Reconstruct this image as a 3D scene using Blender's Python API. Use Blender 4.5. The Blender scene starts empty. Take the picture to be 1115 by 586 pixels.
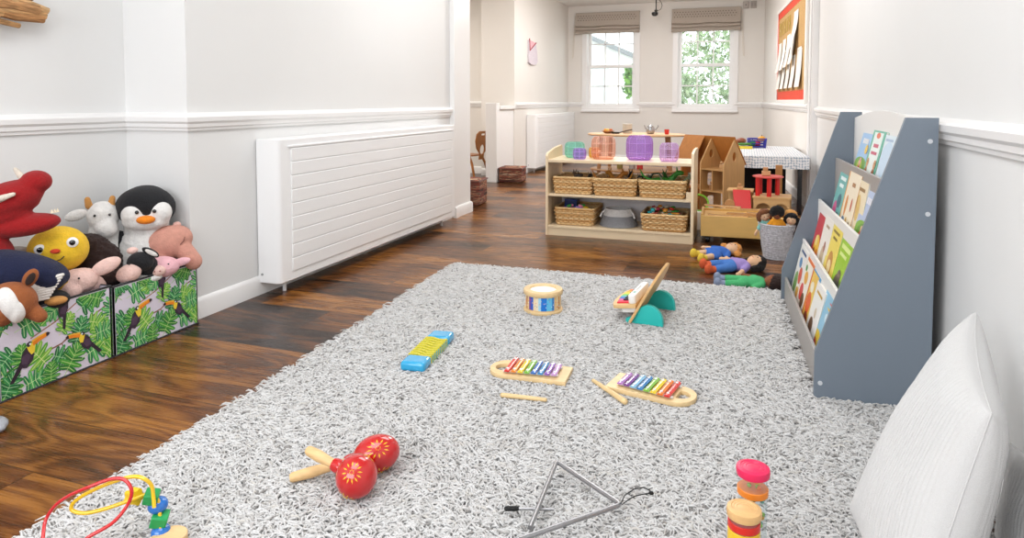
import bpy, bmesh, math, random
import numpy as np
from mathutils import Vector, Matrix
PI = math.pi; R = math.radians
rnd = random.Random(7)
SC = bpy.context.scene
COL = SC.collection

# ------------------------------------------------------------------ camera
CAM_F = 735.0
cam = bpy.data.cameras.new('camera'); camo = bpy.data.objects.new('camera', cam); COL.objects.link(camo)
cam.sensor_width = 36; cam.lens = CAM_F / 1115 * 36; cam.shift_y = -145 / 1115; cam.clip_start = .02
camo.location = (0, 0, 1.1); camo.rotation_euler = (R(87), 0, R(19.1))
SC.camera = camo

# ------------------------------------------------------------------ sky, lights, exposure
w = bpy.data.worlds.new('sky'); SC.world = w; w.use_nodes = True
bg = w.node_tree.nodes['Background']; bg.inputs[0].default_value = (.93, .97, 1, 1); bg.inputs[1].default_value = 3.2
def area(name, loc, rot, sx, sy, power, color=(1, 1, 1)):
    l = bpy.data.lights.new(name, 'AREA'); l.shape = 'RECTANGLE'; l.size = sx; l.size_y = sy; l.energy = power; l.color = color
    o = bpy.data.objects.new(name, l); COL.objects.link(o); o.location = loc; o.rotation_euler = rot; return o
area('rear_window_light', (-1.45, -1.38, 1.75), (R(90), 0, 0), 2.6, 1.5, 70, (.92, .955, 1))
area('fill_light_near', (-1.1, 1.0, 2.8), (0, 0, 0), 1.6, 1.6, 39, (.96, .98, 1))  # added fill below the ceiling for overall brightness, not a fitting
area('fill_light_middle', (-1.1, 4.6, 2.8), (0, 0, 0), 1.6, 1.6, 42, (.97, .985, 1))  # added fill for the middle of the room, no fitting there
area('fill_light_far', (-1.4, 9.6, 2.8), (0, 0, 0), 1.6, 1.6, 50, (.98, .985, 1))  # added fill for the far room, no fitting there
l_ = bpy.data.lights.new('fill_point_far', 'POINT'); l_.energy = 75; l_.shadow_soft_size = .2; l_.color = (1, .98, .95)  # added point light, out of view, to lift the far ceiling
o_ = bpy.data.objects.new('fill_point_far', l_); COL.objects.link(o_); o_.location = (-1.3, 8.0, 2.55)
area('fill_light_hall', (-5.0, 7.6, 2.75), (0, 0, 0), .8, .8, 60, (1, .96, .90))  # added fill to brighten the hall wall, out of view
SC.view_settings.view_transform = 'Standard'; SC.view_settings.look = 'None'
SC.view_settings.gamma = 1; SC.view_settings.use_curve_mapping = False; SC.view_settings.exposure = 0.0

# ------------------------------------------------------------------ helpers
def lin(c):
    return tuple((x / 12.92 if x <= .04045 else ((x + .055) / 1.055) ** 2.4) for x in c)
def hx(s):
    return lin(tuple(int(s[i:i + 2], 16) / 255 for i in (0, 2, 4)))
FW = Vector((-math.sin(R(19.1)) * math.cos(R(3)), math.cos(R(19.1)) * math.cos(R(3)), -math.sin(R(3))))
RT = Vector((math.cos(R(19.1)), math.sin(R(19.1)), 0)); UPV = RT.cross(FW); CC = Vector((0, 0, 1.1))
def ray(x, y): return FW + RT * ((x - 557.5) / CAM_F) - UPV * ((y - 148) / CAM_F)
def at_z(x, y, z=0):
    r = ray(x, y); return CC + r * ((z - 1.1) / r.z)
def at_y(x, y, Y):
    r = ray(x, y); return CC + r * (Y / r.y)
def at_x(x, y, X):
    r = ray(x, y); return CC + r * (X / r.x)

class MB:
    def __init__(s): s.v = []; s.f = []; s.c = []; s.m = []; s.M = Matrix(); s.col = (.8, .8, .8); s.mi = 0
    def add(s, vs, fs, col=None, mi=None, M=None):
        n = len(s.v); T = s.M if M is None else s.M @ M
        s.v += [tuple(T @ Vector(p)) for p in vs]
        c = s.col if col is None else col; k = s.mi if mi is None else mi
        for f in fs: s.f.append(tuple(i + n for i in f)); s.c.append(c); s.m.append(k)
        return s
    def box(s, a, b, col=None, mi=None, M=None):
        x0, y0, z0 = a; x1, y1, z1 = b
        vs = [(x0, y0, z0), (x1, y0, z0), (x1, y1, z0), (x0, y1, z0), (x0, y0, z1), (x1, y0, z1), (x1, y1, z1), (x0, y1, z1)]
        return s.add(vs, [(3, 2, 1, 0), (4, 5, 6, 7), (0, 1, 5, 4), (1, 2, 6, 5), (2, 3, 7, 6), (3, 0, 4, 7)], col, mi, M)
    def tube(s, pts, r, n=8, closed=False, col=None, mi=None, M=None, cap=True):
        P_ = [Vector(p) for p in pts]; N = len(P_); vs = []; fs = []
        up = None
        for i, p in enumerate(P_):
            a = P_[(i - 1) % N] if (closed or i > 0) else p; b = P_[(i + 1) % N] if (closed or i < N - 1) else p
            t = (b - a).normalized()
            if up is None:
                up = Vector((0, 0, 1)) if abs(t.z) < .9 else Vector((1, 0, 0))
            sd = t.cross(up).normalized(); up = sd.cross(t).normalized()
            rr = r[i] if isinstance(r, (list, tuple)) else r
            for k in range(n):
                an = 2 * PI * k / n; vs.append(tuple(p + sd * (rr * math.cos(an)) + up * (rr * math.sin(an))))
        for i in range(N if closed else N - 1):
            j = (i + 1) % N
            for k in range(n):
                q = (k + 1) % n; fs.append((i * n + k, i * n + q, j * n + q, j * n + k))
        if cap and not closed: fs += [tuple(range(n))[::-1], tuple((N - 1) * n + k for k in range(n))]
        return s.add(vs, fs, col, mi, M)
    def cyl(s, p0, p1, r0, r1=None, n=20, col=None, mi=None, M=None):
        return s.tube([p0, p1], [r0, r0 if r1 is None else r1], n, False, col, mi, M)
    def lathe(s, prof, n=32, col=None, mi=None, M=None, sx=1, sy=1, cap=True):
        vs = []; fs = []
        for r, z in prof:
            for k in range(n):
                a = 2 * PI * k / n; vs.append((r * math.cos(a) * sx, r * math.sin(a) * sy, z))
        for i in range(len(prof) - 1):
            for k in range(n):
                q = (k + 1) % n; fs.append((i * n + k, i * n + q, (i + 1) * n + q, (i + 1) * n + k))
        if cap and prof[0][0] > 1e-6: fs.append(tuple(range(n))[::-1])
        if cap and prof[-1][0] > 1e-6: fs.append(tuple((len(prof) - 1) * n + k for k in range(n)))
        return s.add(vs, fs, col, mi, M)
    def ell(s, c, r, rot=(0, 0, 0), n=20, m=12, col=None, mi=None):
        from mathutils import Euler
        T = Matrix.Translation(c) @ Euler(rot).to_matrix().to_4x4() @ Matrix.Diagonal((r[0], r[1], r[2], 1))
        vs = [(0, 0, -1)]; fs = []
        for i in range(1, m):
            a = -PI / 2 + PI * i / m
            for k in range(n): vs.append((math.cos(a) * math.cos(2 * PI * k / n), math.cos(a) * math.sin(2 * PI * k / n), math.sin(a)))
        vs.append((0, 0, 1)); t = len(vs) - 1
        for k in range(n):
            q = (k + 1) % n; fs.append((0, 1 + q, 1 + k)); fs.append((t, 1 + (m - 2) * n + k, 1 + (m - 2) * n + q))
            for i in range(m - 2): fs.append((1 + i * n + k, 1 + i * n + q, 1 + (i + 1) * n + q, 1 + (i + 1) * n + k))
        return s.add(vs, fs, col, mi, T)
    def cap(s, p0, p1, r0, r1, n=14, col=None):     # tapered capsule
        a, b = Vector(p0), Vector(p1); t = b - a; L = t.length; t.normalize()
        prof = [(a - t * r0 * math.cos(x), max(r0 * math.sin(x), 1e-4)) for x in [k * PI / 12 for k in range(0, 7)]]
        prof += [(b + t * r1 * math.sin(x), max(r1 * math.cos(x), 1e-4)) for x in [k * PI / 12 for k in range(0, 7)]]
        return s.tube([p for p, r in prof], [r for p, r in prof], n, False, col)
    def prism(s, poly, z0, z1, col=None, mi=None, M=None):
        n = len(poly); vs = [(x, y, z0) for x, y in poly] + [(x, y, z1) for x, y in poly]
        fs = [tuple(range(n))[::-1], tuple(range(n, 2 * n))] + [(i, (i + 1) % n, n + (i + 1) % n, n + i) for i in range(n)]
        return s.add(vs, fs, col, mi, M)
    def plate(s, loops, z0, z1, col=None, mi=None, M=None, bev=0.0):     # outline with holes, extruded
        cu = bpy.data.curves.new('t', 'CURVE'); cu.dimensions = '2D'; cu.fill_mode = 'BOTH'
        cu.extrude = (z1 - z0) / 2 - bev; cu.bevel_depth = bev; cu.bevel_resolution = 1; cu.offset = -bev
        for L_ in loops:
            sp = cu.splines.new('POLY'); sp.points.add(len(L_) - 1)
            for i, (x, y) in enumerate(L_): sp.points[i].co = (x, y, 0, 1)
            sp.use_cyclic_u = True
        ob = bpy.data.objects.new('t', cu); me = ob.to_mesh()
        vs = [(v.co.x, v.co.y, v.co.z + (z0 + z1) / 2) for v in me.vertices]; fs = [tuple(p.vertices) for p in me.polygons]
        ob.to_mesh_clear(); bpy.data.objects.remove(ob); bpy.data.curves.remove(cu)
        return s.add(vs, fs, col, mi, M)
    def build(s, name, mats, parent=None, loc=None, smooth=True, bevel=0, seg=2, ang=38, weld=False):
        me = bpy.data.meshes.new(name); me.from_pydata(s.v, [], s.f)
        at = me.color_attributes.new('Col', 'FLOAT_COLOR', 'CORNER')
        arr = np.ones((len(me.loops), 4), np.float32); k = 0
        tot = [len(f) for f in s.f]; arr[:, :3] = np.repeat(np.array(s.c, np.float32).reshape(-1, 3), tot, axis=0)
        at.data.foreach_set('color', arr.ravel())
        mats = mats if isinstance(mats, (list, tuple)) else [mats]
        for m_ in mats: me.materials.append(m_)
        if len(mats) > 1: me.polygons.foreach_set('material_index', s.m)
        if smooth: me.shade_smooth(); me.set_sharp_from_angle(angle=R(ang))
        me.update()
        o = bpy.data.objects.new(name, me); COL.objects.link(o)
        if parent is not None: o.parent = parent
        if loc is not None: o.location = loc
        if weld:
            q = o.modifiers.new('w', 'WELD'); q.merge_threshold = 1e-5
        if bevel:
            b = o.modifiers.new('b', 'BEVEL'); b.width = bevel; b.segments = seg; b.limit_method = 'ANGLE'; b.angle_limit = R(40)
            b.harden_normals = False
        return o
def blob(name, mb, mat_, parent=None, voxel=.006, smooth=4, lump=0, lscale=.03, loc=None):
    o = mb.build(name, mat_, parent, loc)
    r_ = o.modifiers.new('r', 'REMESH'); r_.mode = 'VOXEL'; r_.voxel_size = voxel; r_.use_smooth_shade = True
    if smooth:
        q = o.modifiers.new('s', 'SMOOTH'); q.factor = .6; q.iterations = smooth
    if lump:
        t = bpy.data.textures.new('lump', 'CLOUDS'); t.noise_scale = lscale; t.noise_depth = 1
        d = o.modifiers.new('d', 'DISPLACE'); d.texture = t; d.strength = lump; d.mid_level = .5
    return o
def tag(o, label=None, cat=None, group=None, kind=None):
    if label: o['label'] = label
    if cat: o['category'] = cat
    if group: o['group'] = group
    if kind: o['kind'] = kind
    return o
def thing(name, label, cat, loc=(0, 0, 0), rz=0, group=None):
    o = bpy.data.objects.new(name, None); COL.objects.link(o); o.location = loc; o.rotation_euler = (0, 0, rz)
    o.empty_display_size = .05
    return tag(o, label, cat, group)
def struct(o): o['kind'] = 'structure'; return o
def dup(root, loc=None, rz=None, label=None):
    def rec(o, par):
        c = o.copy(); COL.objects.link(c)
        if par is not None: c.parent = par
        for ch in [x for x in COL.objects if x.parent == o]: rec(ch, c)
        return c
    r = rec(root, None)
    if loc is not None: r.location = loc
    if rz is not None: r.rotation_euler = (0, 0, rz)
    if label: r['label'] = label
    return r
def rect(x0, y0, x1, y1): return [(x0, y0), (x1, y0), (x1, y1), (x0, y1)]
def rrect(x0, y0, x1, y1, r, n=5):
    o = []
    for cx, cy, a in ((x1 - r, y0 + r, -PI / 2), (x1 - r, y1 - r, 0), (x0 + r, y1 - r, PI / 2), (x0 + r, y0 + r, PI)):
        o += [(cx + r * math.cos(a + PI / 2 * k / n), cy + r * math.sin(a + PI / 2 * k / n)) for k in range(n + 1)]
    return o
def circ(cx, cy, r, n=20, ry=None): return [(cx + r * math.cos(2 * PI * k / n), cy + (ry or r) * math.sin(2 * PI * k / n)) for k in range(n)]
XZ = Matrix(((1, 0, 0, 0), (0, 0, -1, 0), (0, 1, 0, 0), (0, 0, 0, 1)))     # 2D (x,y) -> (x, -depth, z): faces -Y
YZ = Matrix(((0, 0, 1, 0), (1, 0, 0, 0), (0, 1, 0, 0), (0, 0, 0, 1)))     # 2D (x,y) -> (depth, x, y): faces +X

# ------------------------------------------------------------------ materials
def mat(name, col=None, rough=.5, metal=0, nscale=0, namt=0, bscale=0, bump=0, stretch=(1, 1, 1), sheen=0, coat=0, kind='noise', spec=.5, obj=True, sss=0):
    m = bpy.data.materials.new(name); m.use_nodes = True; nt = m.node_tree; N = nt.nodes; L = nt.links; p = N['Principled BSDF']
    p.inputs['Roughness'].default_value = rough; p.inputs['Metallic'].default_value = metal
    p.inputs['Specular IOR Level'].default_value = spec
    if sheen: p.inputs['Sheen Weight'].default_value = sheen; p.inputs['Sheen Roughness'].default_value = .6
    if coat: p.inputs['Coat Weight'].default_value = coat; p.inputs['Coat Roughness'].default_value = .06
    if col is None:
        a = N.new('ShaderNodeAttribute'); a.attribute_name = 'Col'; src = a.outputs['Color']
    else:
        a = N.new('ShaderNodeRGB'); a.outputs[0].default_value = (*col, 1); src = a.outputs[0]
    tc = N.new('ShaderNodeTexCoord'); mp = N.new('ShaderNodeMapping'); mp.inputs['Scale'].default_value = stretch
    L.new(tc.outputs['Object'], mp.inputs[0])
    if namt:
        t = N.new('ShaderNodeTexNoise'); t.inputs['Scale'].default_value = nscale; t.inputs['Detail'].default_value = 4
        L.new(mp.outputs[0], t.inputs['Vector'])
        r_ = N.new('ShaderNodeMapRange'); r_.inputs[1].default_value = .3; r_.inputs[2].default_value = .7
        r_.inputs[3].default_value = 1 - namt; r_.inputs[4].default_value = 1 + namt * .6; L.new(t.outputs[0], r_.inputs[0])
        v = N.new('ShaderNodeVectorMath'); v.operation = 'SCALE'; L.new(src, v.inputs[0]); L.new(r_.outputs[0], v.inputs['Scale']); src = v.outputs[0]
    L.new(src, p.inputs['Base Color'])
    if bump:
        if kind == 'noise': t = N.new('ShaderNodeTexNoise'); t.inputs['Detail'].default_value = 3
        else: t = N.new('ShaderNodeTexVoronoi')
        t.inputs['Scale'].default_value = bscale; L.new(mp.outputs[0], t.inputs['Vector'])
        b = N.new('ShaderNodeBump'); b.inputs['Strength'].default_value = bump; b.inputs['Distance'].default_value = .004
        L.new(t.outputs[0], b.inputs['Height']); L.new(b.outputs[0], p.inputs['Normal'])
    if sss: p.inputs['Subsurface Weight'].default_value = sss
    return m
PAINT = mat('painted_surface', rough=.38)
MATTE = mat('matte_surface', rough=.75)
GLOSS = mat('glossy_lacquer', rough=.16, coat=.6)
WOOD = mat('light_wood', rough=.45, nscale=9, namt=.10, stretch=(1, 8, 8))
WOODX = mat('wood_grain_across', rough=.45, nscale=9, namt=.10, stretch=(8, 8, 1))
FABRIC = mat('woven_fabric', rough=.95, nscale=300, namt=.12, bscale=500, bump=.25, sheen=.2)
PLUSH = mat('plush_pile', rough=1, nscale=60, namt=.12, bscale=160, bump=.8, sheen=.06)
METAL = mat('polished_steel', hx('A9A9AC'), rough=.28, metal=1)
PRINT = mat('printed_cover', rough=.35)
def plush(name, c): return mat(name, hx(c), rough=1, nscale=45, namt=.10, bscale=150, bump=.9, sheen=.06)
def gem(name, c, alpha=.45):
    m = bpy.data.materials.new(name); m.use_nodes = True; nt = m.node_tree; N = nt.nodes; L = nt.links
    p = N['Principled BSDF']; p.inputs['Base Color'].default_value = (*hx(c), 1); p.inputs['Roughness'].default_value = .08
    p.inputs['Coat Weight'].default_value = .5
    t = N.new('ShaderNodeBsdfTransparent'); t.inputs[0].default_value = (*[min(1, x ** .6) for x in hx(c)], 1)
    mx = N.new('ShaderNodeMixShader'); mx.inputs[0].default_value = alpha
    L.new(t.outputs[0], mx.inputs[1]); L.new(p.outputs[0], mx.inputs[2]); L.new(mx.outputs[0], N['Material Output'].inputs[0])
    return m
CLEAR = gem('clear_plastic', 'EAF2F4', .12)
# ================================================================== ROOM
def wallmat(name, c, rough=.6):
    return mat(name, hx(c), rough=rough, nscale=1.2, namt=.02, bscale=90, bump=.04)
WALLN = wallmat('wall_paint_near', 'E7E7E6'); WALLF = wallmat('wall_paint_far', 'EAE6E0')
TRIM = wallmat('white_gloss_trim', 'F3F2F1', .35)
CEIL = wallmat('ceiling_paint', 'F4F2EE')
def bx(name, a, b, m, bevel=0, M=None, parent=None):
    q = MB(); q.box(a, b, M=M); return q.build(name, m, parent, bevel=bevel)

def floor_material():
    m = bpy.data.materials.new('walnut_plank_floor'); m.use_nodes = True; nt = m.node_tree; N = nt.nodes; L = nt.links; p = N['Principled BSDF']
    def math_(op, a, b=None, c=None):
        n = N.new('ShaderNodeMath'); n.operation = op
        for i, x in enumerate((a, b, c)):
            if x is None: continue
            if isinstance(x, (int, float)): n.inputs[i].default_value = x
            else: L.new(x, n.inputs[i])
        return n.outputs[0]
    tc = N.new('ShaderNodeTexCoord'); sp = N.new('ShaderNodeSeparateXYZ'); L.new(tc.outputs['Object'], sp.inputs[0])
    x, y = sp.outputs[0], sp.outputs[1]
    yy = math_('DIVIDE', math_('ADD', y, 10 - 1.533), .266)     # plank rows run along X
    row = math_('FLOOR', yy)
    wn = N.new('ShaderNodeTexWhiteNoise'); wn.noise_dimensions = '1D'; L.new(row, wn.inputs['W'])
    off = math_('MULTIPLY', wn.outputs['Value'], 1.3)
    xx = math_('DIVIDE', math_('ADD', x, off), 1.3); colm = math_('FLOOR', xx)
    cb = N.new('ShaderNodeCombineXYZ'); L.new(row, cb.inputs[0]); L.new(colm, cb.inputs[1])
    w2 = N.new('ShaderNodeTexWhiteNoise'); w2.noise_dimensions = '2D'; L.new(cb.outputs[0], w2.inputs['Vector'])
    # grain coordinates, shifted per plank
    sh = N.new('ShaderNodeVectorMath'); sh.operation = 'SCALE'; L.new(w2.outputs['Color'], sh.inputs[0]); sh.inputs['Scale'].default_value = 20
    ad = N.new('ShaderNodeVectorMath'); ad.operation = 'ADD'; L.new(tc.outputs['Object'], ad.inputs[0]); L.new(sh.outputs[0], ad.inputs[1])
    mp = N.new('ShaderNodeMapping'); mp.inputs['Scale'].default_value = (1.0, 4.4, 1); L.new(ad.outputs[0], mp.inputs[0])
    n1 = N.new('ShaderNodeTexNoise'); n1.inputs['Scale'].default_value = 1.6; n1.inputs['Detail'].default_value = 1.5; n1.inputs['Distortion'].default_value = .4; L.new(mp.outputs[0], n1.inputs['Vector'])
    rings = math_('SINE', math_('MULTIPLY', n1.outputs[0], 46))     # cathedral figure
    mp2 = N.new('ShaderNodeMapping'); mp2.inputs['Scale'].default_value = (3, 70, 1); L.new(ad.outputs[0], mp2.inputs[0])
    n2 = N.new('ShaderNodeTexNoise'); n2.inputs['Scale'].default_value = 2.2; n2.inputs['Detail'].default_value = 5; L.new(mp2.outputs[0], n2.inputs['Vector'])
    n3 = N.new('ShaderNodeTexNoise'); n3.inputs['Scale'].default_value = 1.5; n3.inputs['Detail'].default_value = 3; L.new(mp.outputs[0], n3.inputs['Vector'])
    v = math_('ADD', math_('MULTIPLY', rings, .085), math_('MULTIPLY', n2.outputs[0], .36))
    v = math_('ADD', v, math_('MULTIPLY', n3.outputs[0], .72))
    v = math_('ADD', v, math_('MULTIPLY', w2.outputs['Value'], .40))
    v = math_('ADD', v, -.28)
    cr = N.new('ShaderNodeValToRGB'); L.new(v, cr.inputs[0]); e = cr.color_ramp.elements
    e[0].position = .26; e[0].color = (*hx('23140A'), 1); e[1].position = .80; e[1].color = (*hx('A06A30'), 1)
    k = cr.color_ramp.elements.new(.50); k.color = (*hx('663C1A'), 1)
    fy = math_('FRACT', yy); fx = math_('FRACT', xx)
    ey = math_('LESS_THAN', math_('MULTIPLY', math_('MINIMUM', fy, math_('SUBTRACT', 1, fy)), .266), .0022)
    ex = math_('LESS_THAN', math_('MULTIPLY', math_('MINIMUM', fx, math_('SUBTRACT', 1, fx)), 1.3), .0022)
    seam = math_('MAXIMUM', ex, ey)
    mx = N.new('ShaderNodeMix'); mx.data_type = 'RGBA'; L.new(math_('MULTIPLY', seam, .8), mx.inputs[0]); L.new(cr.outputs[0], mx.inputs[6]); mx.inputs[7].default_value = (*hx('2A170C'), 1)
    L.new(mx.outputs[2], p.inputs['Base Color']); p.inputs['Specular IOR Level'].default_value = .38
    L.new(math_('ADD', math_('MULTIPLY', n2.outputs[0], .12), .22), p.inputs['Roughness'])
    b = N.new('ShaderNodeBump'); b.inputs['Strength'].default_value = .12; b.inputs['Distance'].default_value = .002; L.new(n2.outputs[0], b.inputs['Height']); L.new(b.outputs[0], p.inputs['Normal'])
    return m
struct(bx('floor', (-6.2, -1.5, -.06), (1.2, 13.0, 0), floor_material()))
struct(bx('ceiling', (-6.2, -1.5, 2.84), (1.2, 13.0, 2.95), CEIL))
FY = 12.3
struct(bx('wall_alcove', (-3.12, -1.5, 0), (-3.0, 2.62, 2.84), WALLN))
struct(bx('wall_left', (-3.12, 2.62, 0), (-2.6, 5.80, 2.84), WALLN))
q = MB(); q.box((-3.12, 5.80, 0), (-2.565, 6.15, 2.84)); q.box((-2.6, 5.74, 0), (-2.553, 5.80, 2.84)); struct(q.build('trim_1', TRIM, bevel=.004))
struct(bx('wall_hall', (-6.2, 9.45, 0), (-3.66, 9.6, 2.84), WALLF))
struct(bx('wall_hall_side', (-6.2, 5.4, 0), (-6.05, 9.45, 2.84), WALLF))
struct(bx('wall_hall_front', (-6.2, 5.3, 0), (-3.12, 5.42, 2.84), WALLF))
q = MB(); q.box((-3.66, 9.2, 0), (-3.15, FY + .1, 2.84)); struct(q.build('wall_far_left', WALLF))
struct(bx('trim_2', (-3.9, 6.15, 2.66), (-3.0, 9.2, 2.84), CEIL))          # soffit over the opening
struct(bx('wall_back', (-3.12, -1.62, 0), (.8, -1.5, 2.84), WALLN))
struct(bx('wall_right', (.66, -1.5, 0), (.8, 7.42, 2.84), WALLN))
q = MB(); q.box((.60, 7.2, 0), (.72, 7.44, 2.84)); q.box((.585, 7.24, 0), (.60, 7.40, 2.84)); struct(q.build('trim_3', TRIM, bevel=.006))
# slanting wall of the far room
ang = math.atan(.0686)
def far_right(u, d, z):     # u metres beyond the pilaster along the wall, d out into the room
    return (.62 - .0684 * u - d * .9977, 7.3 + u * .9977 - d * .0684, z)
def fr_box(mb, u0, u1, d0, d1, z0, z1, col=None):
    vs = [far_right(u, d, z) for z in (z0, z1) for u, d in ((u0, d0), (u1, d0), (u1, d1), (u0, d1))]
    mb.add(vs, [(0, 1, 2, 3), (7, 6, 5, 4), (4, 5, 1, 0), (5, 6, 2, 1), (6, 7, 3, 2), (7, 4, 0, 3)], col)
q = MB(); fr_box(q, 0, 5.2, -.15, 0, 0, 2.84); struct(q.build('wall_far_right', WALLF))
# far wall with two window openings
W1 = (-2.83, -1.87, .93, 2.62); W2 = (-1.19, -.19, .93, 2.62)
q = MB(); q.plate([rect(-3.4, 0, .6, 2.84), rect(W1[0], W1[2], W1[1], W1[3])[::-1], rect(W2[0], W2[2], W2[1], W2[3])[::-1]], -.22, 0, M=XZ)
o = q.build('wall_far', WALLF, loc=(0, FY, 0), smooth=False); struct(o)

# dado rail profile: (out, z)
RAIL = [(0, .948), (.012, .950), (.014, .962), (.022, .968), (.024, .985), (.034, .996), (.036, 1.018), (.030, 1.026), (.012, 1.034), (0, 1.040)]
def rail_run(mb, pts, prof, z=0):
    """extrude profile along a polyline of (x,y,nx,ny): n is the outward normal into the room"""
    n = len(prof); vs = []
    for x, y, nx, ny in pts:
        for d, zz in prof: vs.append((x + nx * d, y + ny * d, zz + z))
    fs = []
    for i in range(len(pts) - 1):
        for k in range(n - 1): fs.append((i * n + k, (i + 1) * n + k, (i + 1) * n + k + 1, i * n + k + 1))
    fs += [tuple(range(n)), tuple((len(pts) - 1) * n + k for k in range(n))[::-1]]
    mb.add(vs, fs)
q = MB(); rail_run(q, [(-3.0, -1.5, 1, 0), (-3.0, 2.62, 1, -1), (-2.6, 2.62, 1, -1), (-2.6, 5.74, 1, 0)], RAIL); struct(q.build('trim_4', TRIM, ang=25))
q = MB(); rail_run(q, [(.66, 7.2, -1, 0), (.66, -1.5, -1, 0)], RAIL); struct(q.build('trim_5', TRIM, ang=25))
q = MB(); rail_run(q, [far_right(u, 0, 0)[:2] + (-1, -.07) for u in (5.0, .14)], RAIL, .03); struct(q.build('trim_6', TRIM, ang=25))
q = MB(); rail_run(q, [(-3.15, 9.2, 1, 0), (-3.15, FY, 1, -1), (W1[0], FY, 0, -1)], RAIL, .03); rail_run(q, [(W1[1], FY, 0, -1), (W2[0], FY, 0, -1)], RAIL, .03); rail_run(q, [(W2[1], FY, 0, -1), (.4, FY, 0, -1)], RAIL, .03)
struct(q.build('trim_7', TRIM, ang=25))
q = MB(); rail_run(q, [(-6.0, 9.45, 0, -1), (-3.66, 9.45, 0, -1)], RAIL, .05); struct(q.build('trim_8', TRIM, ang=25))
BASE = [(0, 0), (.018, 0), (.018, .085), (.012, .098), (.004, .105), (0, .105)]
def baseb(name, pts):
    q = MB(); rail_run(q, pts, BASE); struct(q.build(name, TRIM, ang=25))
baseb('baseboard_left', [(-3.0, -1.5, 1, 0), (-3.0, 2.62, 1, -1), (-2.6, 2.62, 1, -1), (-2.6, 5.74, 1, 0)])
baseb('baseboard_left_pier', [(-2.553, 5.74, 1, 0), (-2.553, 5.80, 1, 0), (-2.565, 5.80, 1, 0), (-2.565, 6.15, 1, 1), (-3.0, 6.15, 0, 1)])
baseb('baseboard_right', [(.66, 7.2, -1, 0), (.66, -1.5, -1, 0)])
baseb('baseboard_far_right', [far_right(u, 0, 0)[:2] + (-1, -.07) for u in (5.0, .14)])
baseb('baseboard_far', [(-3.66, 9.2, 0, -1), (-3.15, 9.2, 1, -1), (-3.15, FY, 1, -1), (.4, FY, 0, -1)])
baseb('baseboard_hall', [(-6.0, 9.45, 0, -1), (-3.66, 9.45, 0, -1)])
# low boarded partition ending in a post, left of the far room
q = MB(); q.box((-3.30, 8.44, 0), (-3.14, 8.56, 1.07)); struct(q.build('trim_9', TRIM, bevel=.006))
q = MB(); q.box((-3.22, 8.56, .0), (-3.16, 9.2, .98)); q.box((-3.24, 8.56, .98), (-3.13, 9.2, 1.03)); struct(q.build('trim_10', TRIM, bevel=.004))

# windows: casing, sashes, glazing bars, glass
def window(name, W, bars=3):
    x0, x1, z0, z1 = W
    o = bpy.data.objects.new(name, None); COL.objects.link(o); o.location = (x0, FY, z0); struct(o); o.empty_display_size = .1
    w_, h_ = x1 - x0, z1 - z0
    q = MB(); q.plate([rect(-.05, -.02, w_ + .05, h_ + .06), rect(.035, .03, w_ - .035, h_ - .03)[::-1]], -.01, .025, M=XZ)
    q.plate([rect(0, 0, w_, h_), rect(.045, .04, w_ - .045, h_ - .04)[::-1]], -.20, -.01, M=XZ); q.build('window_frame', TRIM, o, bevel=.003)
    q = MB(); q.box((-.06, -.055, -.04), (w_ + .06, .02, 0)); q.build('window_sill', TRIM, o, bevel=.008)
    mid = h_ * .47
    for nm, a, b, y in (('lower_sash', .04, mid + .03, -.07), ('upper_sash', mid - .03, h_ - .04, -.12)):
        i = .052; q = MB()
        q.plate([rect(.045, a, w_ - .045, b), rect(.045 + i, a + i + (.02 if nm[0] == 'l' else 0), w_ - .045 - i, b - i)[::-1]], y - .04, y, M=XZ)
        gx0, gx1 = .045 + i, w_ - .045 - i
        for k in range(1, bars): 
            xc = gx0 + (gx1 - gx0) * k / bars; q.box((xc - .011, -y + .008, a + i), (xc + .011, -y + .03, b - i))
        zc = (a + b) / 2; q.box((gx0, -y + .008, zc - .011), (gx1, -y + .03, zc + .011))
        s_ = q.build(nm, TRIM, o, bevel=.002)
        g = MB(); g.box((gx0 - .004, -y + .016, a + i - .004), (gx1 + .004, -y + .020, b - i + .004)); g.build('pane', GLASS, s_)
    return o
GLASS = gem('window_glass', 'F4FAFA', .06)
window('window_1', W1); window('window_2', W2)

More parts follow.
